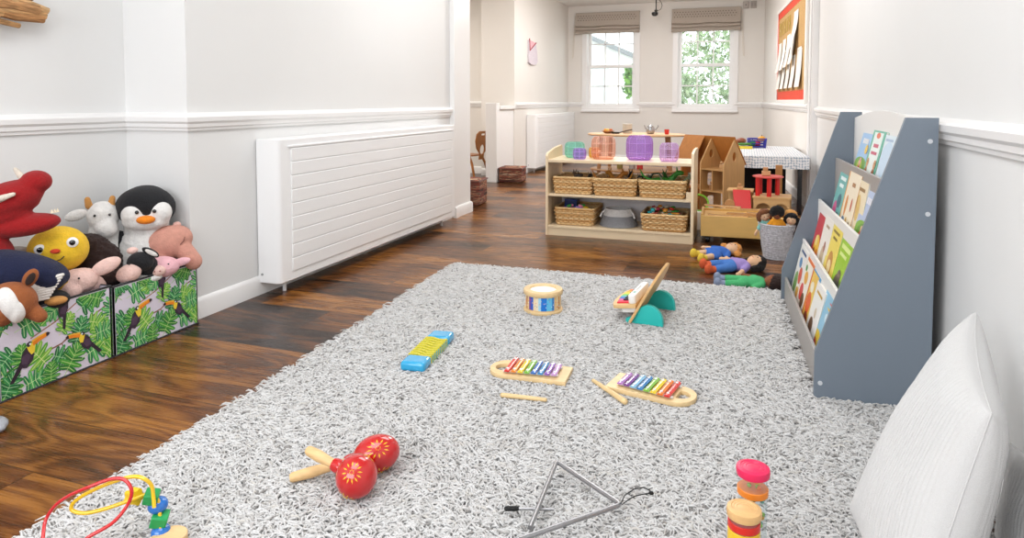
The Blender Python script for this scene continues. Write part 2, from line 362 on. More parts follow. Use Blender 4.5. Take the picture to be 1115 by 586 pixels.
# outside
GR = mat('paving_outside', hx('C9C7C0'), rough=.9, nscale=3, namt=.1)
struct(bx('ground_outside', (-14, FY + .3, -.3), (8, 34, -.1), GR))
def bld():
    t = thing('house', 'white rendered house with sloping grey roof seen through the left window', 'building', (-5.15, 19.0, -.1))
    q = MB(); q.prism([(-3.2, 0), (2.2, 0), (2.2, 2.36), (-3.2, 4.75)], -2.0, 0, M=XZ, col=hx('F4F4F2')); q.build('wall', MATTE, t)
    q = MB(); q.prism([(-3.3, 4.80), (2.4, 2.28), (2.4, 2.42), (-3.3, 4.94)], -2.1, .25, M=XZ, col=hx('8C8E90')); q.build('roof', MATTE, t)
    q = MB(); q.box((1.0, -.03, 1.2), (1.45, .01, 2.1), col=hx('C9D2D2')); q.build('window', PAINT, t)
bld()
LEAF = mat('leaf_green', rough=.7)
def foliage(name, label, c, r, n, cols, parts=None, trunk=None):
    t = thing(name, label, 'tree' if trunk else 'shrub', (c[0], c[1], -.1))
    q = MB(); g = random.Random(n)
    for i in range(n):
        while True:
            p = Vector((g.uniform(-1, 1), g.uniform(-1, 1), g.uniform(-1, 1)))
            if p.length < 1 and p.length > .35: break
        k = 1 + .25 * math.sin(p.x * 9) * math.cos(p.z * 8)
        p = Vector((p.x * r[0] * k, p.y * r[1], p.z * r[2] * k + c[2] + .1))
        s_ = g.uniform(.05, .11); a = Vector((g.uniform(-1, 1), g.uniform(-1, 1), g.uniform(-1, 1))).normalized() * s_
        b = Vector((g.uniform(-1, 1), g.uniform(-1, 1), g.uniform(-1, 1))).cross(a).normalized() * s_ * .5
        q.add([tuple(p - a), tuple(p + b), tuple(p + a), tuple(p - b)], [(0, 1, 2, 3)], col=g.choice(cols))
    q.build('foliage', LEAF, t, smooth=False)
    if trunk:
        q = MB()
        for pts, rr in trunk: q.tube(pts, rr, 8, col=hx('9A8A7A'))
        q.build('trunk', MATTE, t)
G_ = [hx(x) for x in ('A3B78C', '8CA377', 'B7C6A0', '7B9268', 'C9D3B6')]
foliage('garden_tree', 'pale green leafy tree seen through the right window', (-.6, 19.8, 2.1), (1.9, 1.0, 2.2), 5200, G_, trunk=[([(.3, 0, 0), (.2, 0, 1.5), (.5, 0, 3)], [.14, .11, .05]), ([(.22, 0, 1.2), (.8, 0, 2.3), (1.1, 0, 3.2)], [.09, .06, .03])])
foliage('hedge_shrub', 'green bushy shrub beside the white house, left window', (-2.62, 16.6, 1.55), (.22, .3, .42), 420, [hx(x) for x in ('5E8A3E', '7FAE50', '4C7A34')])
foliage('low_shrub', 'dense green bush low in the left half of the right window', (-1.75, 17.3, 1.1), (.55, .5, 1.1), 1700, G_[:4])
# ================================================================== RUG
def rug():
    t = thing('shag_rug', 'large pale grey shaggy rug lying on the walnut plank floor', 'rug', (0, 0, 0))
    Y0, Y1 = .75, 4.05
    xl = lambda y: -1.80 + .045 * (4.07 - y)
    q = MB(); q.prism([(xl(Y0) + .015, Y0 + .015), (.585, Y0 + .015), (.555, Y1 - .02), (xl(Y1) + .015, Y1 - .015)], 0, .010, col=hx('9B9691'))
    q.build('backing', mat('rug_backing', hx('A8A4A0'), rough=1), t)
    g = np.random.default_rng(3)
    # density falls with distance from the camera
    N = 215000
    y = Y0 + (Y1 - Y0) * g.random(N) ** 1.25; x = xl(y) + (.60 - xl(y)) * g.random(N)
    keep = np.ones(N, bool)
    # pile is pressed flat under the bookcase
    a = R(2.4); lx = math.cos(a) * (x - .25) + math.sin(a) * (y - 2.62); ly = -math.sin(a) * (x - .25) + math.cos(a) * (y - 2.62)
    keep &= ~((lx > -.004) & (lx < .375) & (ly > -.004) & (ly < 1.275))
    keep &= (x > xl(y) + .006)
    # not in view: far right strip behind the bookcase and far left below the frame
    depth = -x * FW.x * -1 + y * FW.y
    dz = x * FW.x + y * FW.y; px = 557.5 + CAM_F * (x * RT.x + y * RT.y) / dz
    keep &= (px > -60) & (px < 1180)
    x = x[keep]; y = y[keep]; N = len(x)
    th = g.normal(.1, .75, N) + PI * g.integers(0, 2, N)                        # locks lean mostly one way
    # slow drift of the lie of the pile in tufts
    th += .45 * np.sin(x * 9 + 2 * np.sin(y * 7)) + .35 * np.cos(y * 11 + x * 5)
    ln = g.uniform(.022, .048, N); r = g.uniform(.0019, .0036, N); h = g.uniform(.012, .027, N)
    dx, dy = np.cos(th), np.sin(th)
    cu = g.normal(0, .35, N)
    segs = [(0, .1), (.3, .85), (.7, 1.0), (1.0, .72)]
    rad = [1.0, 1.15, 1.0, .45]
    P_ = np.zeros((N, 4, 3))
    for i, (s_, hh) in enumerate(segs):
        lat = cu * s_ * s_ * ln
        P_[:, i, 0] = x + dx * ln * s_ - dy * lat; P_[:, i, 1] = y + dy * ln * s_ + dx * lat; P_[:, i, 2] = .006 + h * hh
    P_[:, :, 0] = np.minimum(P_[:, :, 0], .655)
    V = np.zeros((N, 4, 3, 3))
    for k in range(3):
        an = 2 * PI * k / 3 + PI / 2
        for i in range(4):
            rr = r * rad[i]
            V[:, i, k, 0] = P_[:, i, 0] - dy * rr * math.cos(an) * 1.3; V[:, i, k, 1] = P_[:, i, 1] + dx * rr * math.cos(an) * 1.3
            V[:, i, k, 2] = P_[:, i, 2] + rr * math.sin(an)
    V = V.reshape(-1, 3)
    b = []
    for i in range(3):
        for k in range(3):
            j = (k + 1) % 3; b.append((i * 3 + k, i * 3 + j, (i + 1) * 3 + j, (i + 1) * 3 + k))
    b = np.array(b); F = (b[None] + (np.arange(N) * 12)[:, None, None]).reshape(-1)
    me = bpy.data.meshes.new('pile'); nf = N * 9
    me.vertices.add(len(V)); me.vertices.foreach_set('co', V.astype(np.float32).ravel())
    me.loops.add(nf * 4); me.loops.foreach_set('vertex_index', F.astype(np.int32))
    me.polygons.add(nf); me.polygons.foreach_set('loop_start', np.arange(nf, dtype=np.int32) * 4)
    me.update(calc_edges=True)
    at = me.color_attributes.new('Col', 'FLOAT_COLOR', 'POINT')
    pal = np.array([hx(c) for c in ('D0CFCE', 'CAC8C6', 'C4C2C0', 'D5D4D3', 'B8B5B2', '8F8C89', 'CBC7C1')]); pr = [.26, .22, .17, .2, .08, .03, .04]
    ci = pal[g.choice(len(pal), N, p=pr)]; C4 = np.ones((N, 12, 4), np.float32); C4[:, :, :3] = ci[:, None, :]
    at.data.foreach_set('color', C4.ravel())
    me.materials.append(mat('rug_yarn', rough=.95, sheen=.2)); me.shade_smooth(); me.validate()
    o = bpy.data.objects.new('pile', me); COL.objects.link(o); o.parent = t; o['kind'] = 'stuff'
rug()

# ================================================================== RADIATORS
def radiator(label, loc, L_):
    t = thing('radiator', label, 'radiator', (loc[0] + .004, loc[1], loc[2]))     # origin at wall, near end, floor; runs along +Y, sticks out +X
    z0, z1, d = .068, .885, .15
    q = MB(); pr = [(0, 0), (d - .035, 0), (d - .012, .006), (d - .002, .016), (d, .03), (d, L_ - .03), (d - .002, L_ - .016), (d - .012, L_ - .006), (d - .035, L_), (0, L_)]
    q.prism(pr, z0, z1, col=hx('F6F6F6')); q.build('casing', PAINT, t, bevel=.006)
    q = MB(); n = 9; a, b = z0 + .05, z1 - .055; s_ = (b - a) / n
    for k in range(n):
        q.box((d - .004, .11, a + k * s_ + .0022), (d + .006, L_ - .085, a + (k + 1) * s_ - .0022), col=hx('F4F4F4'))
    q.build('grooved_panel', PAINT, t, bevel=.003)
    q = MB(); q.box((d - .002, .085, b + .004), (d + .009, L_ - .065, b + .016), col=hx('F4F4F4')); q.build('top_ledge', PAINT, t, bevel=.003)
    for y in (.12, L_ - .16):
        q = MB(); q.cyl((.085, y, 0), (.085, y, z0 + .01), .011, n=12, col=hx('F0F0F0')); q.build('leg', PAINT, t)
    q = MB(); q.cyl((.03, -.004, z0 + .05), (.03, .004, z0 + .05), .007, n=10, col=hx('999999')); q.build('screw', PAINT, t)
    q = MB(); q.box((.02, .25, .060), (.12, L_ - .25, .067), col=hx('55504A')); q.build('underside_grille', MATTE, t)
    return t
radiator('long white covered radiator with horizontal grooves, on the near left wall', (-2.6, 3.1, 0), 2.42)
radiator('white covered radiator far back beneath the paper slipper, beside the left window', (-3.148, 9.75, 0), 2.45)

# ================================================================== BOOKCASE
BC = thing('sling_bookcase', 'blue-grey sided bookcase with tiered white ledges of picture books by right wall', 'bookcase', (.25, 2.62, .011), R(2.4))
BL = 1.27
GREY = mat('blue_grey_laminate', hx('78838F'), rough=.42, nscale=400, namt=.03)
BOARD = mat('white_laminate', hx('EFEDEA'), rough=.4)
BOARDG = mat('grey_brown_laminate', hx('A39E9A'), rough=.4)
side = [(0, .0), (.37, 0), (.37, 1.03), (.27, 1.03), (0, .18)]
for y0 in (0, BL - .018):
    q = MB(); q.plate([side], -y0 - .018, -y0, M=Matrix(((1, 0, 0, 0), (0, 0, -1, 0), (0, 1, 0, 0), (0, 0, 0, 1)))); o = q.build('side_panel', GREY, BC, bevel=.0015)
    for x_, z_ in ((.345, .95), (.345, .70), (.02, .07)) if y0 == 0 else ():
        q = MB(); q.cyl((x_, -.003, z_), (x_, .001, z_), .008, n=12, col=hx('D0D4D8')); q.build('screw_cap', PAINT, o)
def lip(x, z0, z1, m, th=.012):
    q = MB(); q.box((x, .018, z0), (x + th, BL - .018, z1)); return q.build('ledge', m, BC, bevel=.001)
lip(.250, .46, .790, BOARDG); lip(.172, .27, .570, BOARD); lip(.100, .06, .355, BOARD); lip(.016, .0, .140, BOARDG)
q = MB(); n = 16
top = [(BL - .02, .70)] + [(.018, .70)] + [(.018 + (BL - .036) * k / n, 1.0 + .045 * math.sin(PI * k / n)) for k in range(n + 1)]
q.plate([[(x, y) for x, y in top]], .336, .348, M=YZ); q.build('back_board', BOARD, BC)
for x0, x1, z in ((.262, .335, .68), (.184, .250, .44), (.112, .172, .25), (.028, .10, .05)):
    q = MB(); q.box((x0, .018, z), (x1, BL - .018, z + .012)); q.build('pocket_floor', BOARD, BC)

# picture books -------------------------------------------------------
def book(name_label, y0, w_, h_, tilt, xb, zb, base, art, th=.012, roll=0, group='picture books on the sloping bookcase'):
    """front cover faces -X in the bookcase frame; y0 = centre along the case"""
    t = thing('picture_book', name_label, 'book', (0, 0, 0), 0, group)
    T = Matrix.Translation((xb, y0, zb)) @ Matrix.Rotation(tilt, 4, 'Y') @ Matrix.Rotation(roll, 4, 'X')
    W = BC.matrix_basis @ T
    t.matrix_basis = Matrix.Translation(BCM.to_translation()) @ BCM.to_3x3().to_4x4() @ T
    w_ *= 1.12; h_ *= 1.08
    # cover art: 2D (u 0..1 left->right as seen, v 0..1) ; as seen from -X, right is -Y
    q = MB(); q.box((0, -w_ / 2, 0), (.0012, w_ / 2, h_), col=hx(base)); q.box((th - .0012, -w_ / 2, 0), (th, w_ / 2, h_), col=hx(base)); q.box((0, w_ / 2 - .0015, 0), (th, w_ / 2, h_), col=hx(base))
    lay = [0]
    def P2(u, v): return (-.0002 - .0002 * lay[0], w_ / 2 - u * w_, v * h_)
    for it in art:
        lay[0] += 1
        if it[0] == 'r': _, u0, v0, u1, v1, c = it; pts = [P2(u0, v0), P2(u1, v0), P2(u1, v1), P2(u0, v1)]
        elif it[0] == 'e': _, u0, v0, ru, rv, c = it; pts = [P2(u0 + ru * math.cos(a_), v0 + rv * math.sin(a_)) for a_ in [2 * PI * k / 16 for k in range(16)]]
        else: pts = [P2(u_, v_) for u_, v_ in it[1]]; c = it[2]
        q.add(pts, [tuple(range(len(pts)))], col=hx(c))
    q.build('cover', PRINT, t, smooth=False)
    q = MB(); q.box((.0012, -w_ / 2 + .003, .002), (th - .0012, w_ / 2 - .0015, h_ - .002), col=hx('F3EFE6')); q.build('pages', MATTE, t)
    return t
BCM = Matrix.Translation((.25, 2.62, .011)) @ Matrix.Rotation(R(2.4), 4, 'Z')
def scene_art(sky, grass, items, title):
    a = [('r', .0, 0, 1, 1, sky), ('r', 0, 0, 1, .42, grass), ('e', .5, .42, .5, .12, grass)]
    for i in range(5): a.append(('r', .22 + i * .11, .80, .30 + i * .11, .90, title))
    return a + items
def figs(*cs):
    o = []
    for i, c in enumerate(cs):
        u = .2 + i * .6 / max(1, len(cs) - 1) if len(cs) > 1 else .5
        o += [('e', u, .26, .11, .13, c[0]), ('e', u, .45, .09, .08, c[1]), ('e', u - .03, .47, .012, .012, '2A2A2A'), ('e', u + .03, .47, .012, .012, '2A2A2A')]
    return o
B = book
# tier 1
B('small picture book with blue sky and green field cover, top ledge far end', 0.86, .20, .225, R(14), .268, .700, '8FB4DC', scene_art('9FC4EA', '6FA63A', [('e', .5, .3, .26, .2, 'B9C83C')] + figs(('D94A58', 'E9A0A0')) + [('e', .75, .7, .12, .09, 'F0C850')], 'F6F6F6'))
B('picture book with teal border and two brown animals on the cover, top ledge middle', 0.63, .20, .245, R(13), .266, .700, '5FB59B', [('r', .14, .0, .86, .97, 'EAF3EE'), ('e', .5, .92, .16, .05, 'E2663A'), ('r', .3, .72, .7, .78, 'C94C6A'), ('r', .25, .6, .72, .65, 'C94C6A')] + figs(('B5713E', 'D79B66'), ('A8623A', 'D79B66')) + [('r', .14, .0, .86, .08, '7FB648')])
B('thin pale blue picture book with a yellow corner, top ledge near end', 0.38, .21, .235, R(12), .267, .700, 'DCE9F2', [('e', .4, .6, .4, .3, 'C8DDF0'), ('e', .6, .16, .34, .2, 'E6DC5A'), ('e', .5, .22, .12, .1, 'C9C23A'), ('r', .1, .9, .6, .94, 'A8BFD8')])
# tier 2
B('teal picture book with pink figures, second ledge far end', 0.97, .20, .27, R(12), .192, .462, '6FB7B2', [('e', .3, .3, .2, .18, 'D0588C'), ('e', .6, .5, .2, .12, '3F6F7C'), ('r', .2, .84, .8, .9, 'EAF6F4'), ('r', .25, .72, .7, .78, 'EAF6F4'), ('e', .7, .2, .14, .12, '3B2E58')])
B('cream picture book with an orange spine and small printed figures, second ledge middle', 0.7, .24, .285, R(11), .190, .462, 'E8A23C', [('r', .08, .0, 1, 1, 'F4E8CF'), ('e', .3, .5, .08, .16, 'D88A3C'), ('e', .3, .2, .14, .14, '4C7FB0'), ('r', .45, .8, .7, .86, 'B08050'), ('e', .7, .55, .05, .1, 'C8543C'), ('e', .55, .3, .05, .06, 'CDA33C'), ('e', .8, .25, .05, .07, '7A5A3C')])
B('cream card picture book standing behind the red tractor book, second ledge', 0.52, .18, .27, R(9), .200, .462, 'F1E3C2', [('e', .4, .6, .2, .2, 'E2C27A'), ('r', .2, .85, .8, .9, '9A7A4A')])
B('picture book with a red tractor in a green field, second ledge near end', 0.37, .22, .25, R(13), .189, .462, 'E8963C', scene_art('B8C8E4', '7DB43A', [('e', .5, .28, .36, .22, '5E9A2C'), ('e', .5, .28, .15, .12, 'D8302C'), ('e', .4, .18, .07, .05, '222222'), ('e', .62, .18, .07, .05, '222222'), ('r', .06, .84, .22, .94, '3C74C8'), ('e', .85, .62, .12, .1, 'F0A030'), ('e', .5, .42, .07, .05, 'F0C0A0')], 'F4F4FA'))
# tier 3
B('thick red picture book with a yellow animal, third ledge far end', 1.05, .22, .26, R(12), .120, .268, 'C8323C', [('e', .5, .3, .3, .24, 'F0C43C'), ('e', .4, .42, .12, .1, 'F6E08A'), ('e', .65, .2, .12, .1, 'D8782C'), ('e', .35, .2, .1, .08, '8A3A2C')], th=.022)
B('white picture book with faint brown animal sketch, third ledge second from far end', 0.85, .20, .25, R(11), .119, .268, 'F2EEE6', [('e', .5, .3, .2, .2, 'C9B79A'), ('r', .3, .82, .7, .87, 'B49A7A'), ('e', .6, .5, .1, .1, 'B07A6A')])
B('yellow picture book with a brown animal, third ledge middle', 0.64, .21, .26, R(12), .117, .268, 'F0DC6A', [('e', .5, .34, .26, .22, 'C9934A'), ('e', .5, .3, .16, .12, 'F3E2B0'), ('r', .2, .84, .8, .88, '8A7A3A'), ('r', .3, .74, .7, .78, '8A7A3A'), ('e', .5, .1, .3, .06, 'A8B850')])
B('bright green picture book with a dark animal, third ledge near end', 0.41, .22, .235, R(13), .117, .268, '9CCB3A', [('r', .15, .82, .85, .9, 'DDF09A'), ('r', .15, .7, .7, .76, 'DDF09A'), ('e', .45, .22, .25, .2, '4C4450'), ('e', .5, .4, .14, .1, '6A5A5A'), ('e', .8, .3, .1, .08, '78A82C')])
# tier 4
B('busy white patterned picture book, lowest ledge far end', 1.09, .24, .25, R(12), .040, .070, 'F1EEE8', [('e', .3, .3, .2, .2, '7FA85A'), ('e', .65, .5, .18, .16, 'D85A3C'), ('e', .4, .7, .15, .1, '5A8FC0'), ('e', .7, .2, .14, .1, 'E0B03C'), ('r', .2, .88, .8, .93, '3C5C8C')], th=.02)
B('white picture book with orange edge and bright spots, lowest ledge second from far end', 0.88, .22, .24, R(13), .038, .070, 'E8783C', [('r', .05, .02, .95, .94, 'F6F0E2'), ('e', .35, .35, .2, .16, 'D8403C'), ('e', .65, .25, .18, .14, '6B4A2C'), ('e', .5, .65, .2, .12, 'F0B43C'), ('e', .3, .8, .1, .06, '4C9A4C')])
B('yellow and orange picture book with a blue spine, lowest ledge middle', 0.67, .20, .23, R(13), .040, .070, '3C9AD0', [('r', .03, .02, .82, .97, 'F0C85A'), ('e', .4, .4, .26, .2, 'E8642C'), ('e', .4, .7, .18, .1, 'F6F0D8'), ('e', .5, .15, .2, .1, '8C3A28')], th=.018)
B('white picture book with a small brown animal at the foot, lowest ledge', 0.49, .20, .215, R(13), .038, .070, 'F4F2EE', [('e', .4, .22, .2, .16, '6B4A30'), ('e', .55, .5, .1, .1, 'D8C8B0'), ('r', .2, .82, .8, .87, 'C8A03C')])
B('sky blue picture book with a yellow and red corner, lowest ledge near end', 0.3, .21, .225, R(14), .040, .070, '8FC4E0', [('e', .3, .2, .3, .16, 'E8C83C'), ('e', .2, .1, .16, .1, 'C8302C'), ('e', .65, .4, .1, .1, 'D8503C'), ('p', [(.5, .9), (1, .95), (1, .85)], 'E8402C'), ('p', [(.4, .8), (.95, .85), (.95, .75)], 'F0C83C'), ('e', .6, .65, .14, .08, 'CFE6F2')])

# ================================================================== SHELF UNIT
SU = thing('toy_shelf', 'low birch shelf unit with two tiers of baskets in the middle of the room', 'shelf', (-1.535, 5.27, 0), 0)
SW, SD = 1.17, .46
BIRCH = mat('birch_ply', hx('E9D3B0'), rough=.4, nscale=6, namt=.05, stretch=(1, 6, 6))
for i, (x, dz) in enumerate(((0, 0), (SW - .02, 0))):
    q = MB(); q.plate([[(0, 0), (SD, 0), (SD, .70), (SD - .02, .715), (SD * .45, .715 if i else .700), (.03, .70 if i else .672), (.01, .69 if i else .66), (0, .665 if i else .65)]], x, x + .02, M=YZ); q.build('side_panel', BIRCH, SU, bevel=.003)
for nm, z0, z1 in (('top_board', .598, .62), ('middle_shelf', .322, .340), ('bottom_shelf', .062, .080)):
    q = MB(); q.box((.02, .004, z0), (SW - .02, SD, z1)); q.build(nm, BIRCH, SU, bevel=.002)
q = MB(); q.box((.02, .012, .0), (SW - .02, .03, .062)); q.build('plinth', BIRCH, SU)
q = MB(); q.box((.02, SD - .012, .08), (SW - .02, SD - .004, .322), col=hx('F7F5FA')); q.build('back_panel', PAINT, SU)
q = MB(); q.box((SW - .055, .01, .34), (SW - .02, .02, .40)); q.build('corner_block', BIRCH, SU)

# wicker baskets ------------------------------------------------------
WICK = mat('willow_wicker', rough=.6, nscale=40, namt=.25, stretch=(1, 1, 3))
def wicker_basket(label, loc, w_=.325, d_=.37, h_=.135, rz=0):
    t = thing('wicker_basket', label, 'basket', loc, rz, 'wicker baskets on the toy shelf')
    def per(k, n, off=0, sc=1):     # rounded rectangle perimeter
        P_ = rrect(-w_ / 2 * sc, 0 + (1 - sc) * d_ / 2, w_ / 2 * sc, d_ * (1 + sc) / 2, .02, 3)
        Ls = [math.dist(P_[i], P_[(i + 1) % len(P_)]) for i in range(len(P_))]; T = sum(Ls); s_ = (k / n) * T
        for i, l_ in enumerate(Ls):
            if s_ <= l_: a, b = P_[i], P_[(i + 1) % len(P_)]; f = s_ / l_; tx, ty = (b[0] - a[0]) / l_, (b[1] - a[1]) / l_; return a[0] + tx * s_ + ty * off, a[1] + ty * s_ - tx * off
            s_ -= l_
        return P_[0]
    q = MB(); rows = 9; n = 112; cols = [hx(c) for c in ('DDB37A', 'E6C48F', 'CFA064', 'D9AC72', 'EACD9C', 'C6955A')]
    for r_ in range(rows):
        z = .012 + (h_ - .02) * r_ / (rows - 1); sc = .92 + .08 * r_ / (rows - 1)
        pts = []
        for k in range(n):
            off = .0045 * math.cos(PI * k / 2 + PI * (r_ % 2)); x, y = per(k, n, off, sc); pts.append((x, y, z))
        q.tube(pts, .0078, 5, True, col=cols[(r_ * 5 + int(abs(loc[0]) * 10)) % 6])
    q.build('woven_wall', WICK, t)
    q = MB()
    for k in range(0, n, 4):
        a = per(k, n, 0, .93); b = per(k, n, 0, 1.0); q.tube([(a[0], a[1], .006), (b[0], b[1], h_)], .004, 5, col=hx('C89A60'))
    q.build('stakes', WICK, t)
    q = MB(); q.tube([per(k, 56, .003 * math.sin(k * 1.57), 1.0) + (h_,) for k in range(56)], .009, 6, True, col=hx('E2BE86')); q.build('rim', WICK, t)
    q = MB(); q.box((-w_ * .45, d_ * .04, .002), (w_ * .45, d_ * .96, .012), col=hx('C09460')); q.build('base', WICK, t)
    return t
SX = -1.535
wicker_basket('wicker basket of dark toys, left of the upper shelf', (SX + .215, 5.30, .340))
wicker_basket('wicker basket with orange-brown toys, middle of the upper shelf', (SX + .560, 5.29, .340), w_=.345)
wicker_basket('wicker basket with green and black toys, right of the upper shelf', (SX + .930, 5.29, .340), w_=.36)
wicker_basket('wicker basket holding a blue patterned box, left of the bottom shelf', (SX + .225, 5.32, .080), w_=.325, d_=.36, h_=.14)
wicker_basket('wicker basket of coloured cut-outs, right of the bottom shelf', (SX + .945, 5.29, .080), w_=.345, d_=.38, h_=.13)
# grey rope basket on the bottom shelf
def coil_basket(mb, R0, R1, h_, n=64, rings=14, c1='8F9094', c2='D8D6D4', split=.62, rr=None, inner=True):
    for k in range(rings):
        f = k / (rings - 1); z = h_ * f + rr; r_ = R0 + (R1 - R0) * f
        pts = []
        for j in range(n):
            a = 2 * PI * j / n; pts.append((r_ * math.cos(a), r_ * math.sin(a), z))
        mb.tube(pts, rr, 6, True, col=hx(c2 if f > split else c1))
    mb.lathe([(R0 - .004, .002), (R0 - .004, .008), (.0001, .009)], n, col=hx(c1))
ROPE = mat('cotton_rope', rough=.95, nscale=180, namt=.28, bscale=220, bump=.8)
rb = thing('rope_basket', 'low grey and white rope basket on the bottom shelf', 'basket', (SX + .565, 5.47, .080))
q = MB(); coil_basket(q, .150, .105, .130, rings=15, rr=.0062, split=.6); q.build('coiled_body', ROPE, rb)
q = MB(); q.tube([(-.10, -.03, .13), (-.13, -.05, .10), (-.14, -.06, .07)], .008, 8, col=hx('DAD8D6')); q.tube([(.10, -.03, .13), (.13, -.05, .10), (.14, -.06, .07)], .008, 8, col=hx('DAD8D6')); q.build('handle', ROPE, rb)

# gem blocks ----------------------------------------------------------
def gem_block(label, loc, s_, h_, col, rz=.2, alpha=.30, n=8):
    t = thing('gem_block', label, 'toy block', loc, rz, 'translucent faceted blocks on top of the shelf')
    def body(k, dz=0):
        q = MB(); r_ = s_ / 2 / math.cos(PI / n) * k
        prof = [(r_ * .78, .0 + dz), (r_ * .95, h_ * .12), (r_, h_ * .30), (r_, h_ * .70), (r_ * .95, h_ * .88), (r_ * .76, h_ - dz)]
        q.lathe(prof, n, col=hx(col)); return q
    g = gem('gem_' + col, col, alpha)
    body(1).build('faceted_shell', g, t, smooth=False)
    q = MB(); r_ = s_ / 2 / math.cos(PI / n)
    for k in range(n):
        a = 2 * PI * k / n; q.tube([(r_ * f * math.cos(a), r_ * f * math.sin(a), h_ * z) for f, z in ((.78, 0.01), (.95, .12), (1, .3), (1, .7), (.95, .88), (.76, .99))], .0014, 5, col=hx(col))
    for z, f in ((.3, 1), (.7, 1), (.01, .78), (.99, .76)):
        q.tube([(r_ * f * math.cos(2 * PI * k / n), r_ * f * math.sin(2 * PI * k / n), h_ * z) for k in range(n)], .0014, 5, True, col=hx(col))
    q.build('edges', mat('gem_edge_' + col, hx(col), rough=.15, coat=.5), t)
    return t
gem_block('mint green translucent faceted block, leftmost on the shelf top', (-1.36, 5.55, .62), .155, .13, 'A6E6D4', .3, .24)
gem_block('small violet translucent block in front of the mint green one', (-1.283, 5.40, .62), .10, .088, 'C4A4EC', .2, .26)
gem_block('small amber yellow translucent block behind the peach one', (-1.205, 5.60, .62), .085, .085, 'F6C45A', .1, .45)
gem_block('large peach orange translucent faceted block on the shelf top', (-1.10, 5.47, .62), .185, .185, 'F6C8B2', .39, .2)
gem_block('large violet translucent faceted block, biggest on the shelf top', (-.81, 5.50, .62), .205, .195, 'C8A0E8', .25, .24, 10)
gem_block('medium lilac translucent block at the right of the shelf top', (-.567, 5.43, .62), .142, .145, 'E2C4EE', .39, .2)
# ================================================================== TOYS ON THE RUG  (rug surface about 28 mm)
RZ = .030
# drum
t = thing('toy_drum', 'small round wooden drum with blue striped shell and white skin on the rug', 'drum', (-.965, 3.275, RZ - .006))
q = MB(); q.lathe([(.091, .012), (.091, .106)], 48, col=hx('E8C58E'), cap=False)
cols = ['F0D6A8', 'C8802E', 'EBCB98', '7A4CA0', '2E62C8', 'F2DDB4', 'F2E4C8', 'A8D8F0', '1C7AD8', '1C7AD8', '66C4EE', '66C4EE', '3C8AD0', 'EBC88E', 'F0D6A8', 'D8A04C']
a0 = R(180 + 30)
for i, c in enumerate(cols):
    a = a0 + R(140) * i / len(cols); b = a0 + R(140) * (i + 1) / len(cols)
    q.add([(.0918 * math.cos(x), .0918 * math.sin(x), z) for z in (.024, .098) for x in (a, (a + b) / 2, b)], [(0, 1, 4, 3), (1, 2, 5, 4)], col=hx(c))
    for k in range(3):
        aa = rnd.uniform(a, b); zz = rnd.uniform(.035, .09); q.ell((.0920 * math.cos(aa), .0920 * math.sin(aa), zz), (.0022, .0022, .0022), n=6, m=4, col=hx(rnd.choice(['D84A4A', 'FFFFFF', '1C5AA8', 'F2C23A'])))
q.build('shell', PAINT, t)
for z0, nm in ((0, 'lower_rim'), (.092, 'upper_rim')):
    q = MB(); q.lathe([(.078, z0), (.098, z0), (.101, z0 + .004), (.101, z0 + .018), (.097, z0 + .024), (.070, z0 + .024), (.066, z0 + .014)] if z0 else [(.02, 0), (.096, z0), (.100, z0 + .004), (.100, z0 + .014), (.096, z0 + .019), (.085, z0 + .020)], 48, col=hx('EACB98'), cap=not z0)
    q.build(nm, WOOD, t)
q = MB(); q.lathe([(.0001, .108), (.070, .108)], 48, col=hx('FAFAF6'), cap=False); q.build('drum_skin', PAINT, t)

# turquoise concertina-like ridged block
t = thing('ridged_block', 'turquoise toy block with yellow and aqua zigzag ridges, lying on the rug', 'toy', (-1.25, 2.535, RZ - .004), R(6))
def rbox(mb, a, b, col): mb.box(a, b, col=col)
for s_, nm in ((-1, 'end_cap'), (1, 'end_cap')):
    q = MB(); y0, y1 = sorted((s_ * .105, s_ * .195)); q.box((-.052, y0, 0), (.052, y1, .040), col=hx('2FA9DC')); q.build(nm, GLOSS, t, bevel=.014, seg=4)
q = MB(); n = 9
for k in range(n * 2):
    y = -.108 + .216 * k / (n * 2); c = 'D9C936' if k % 2 == 0 else '52BFB8'; st = .216 / (n * 2)
    for j in range(6):     # slanted ridge across the block
        x0 = -.050 + .1 * j / 6; x1 = x0 + .1 / 6; sl = .010 * math.sin(j * PI / 3); sl2 = .010 * math.sin((j + 1) * PI / 3); h = .040 if k % 2 == 0 else .034
        q.add([(x0, y + sl, .002), (x1, y + sl2, .002), (x1, y + st + sl2, .002), (x0, y + st + sl, .002), (x0, y + sl, h), (x1, y + sl2, h), (x1, y + st + sl2, h), (x0, y + st + sl, h)],
              [(3, 2, 1, 0), (4, 5, 6, 7), (0, 1, 5, 4), (1, 2, 6, 5), (2, 3, 7, 6), (3, 0, 4, 7)], col=hx(c))
q.build('zigzag_body', PAINT, t, bevel=.0015)

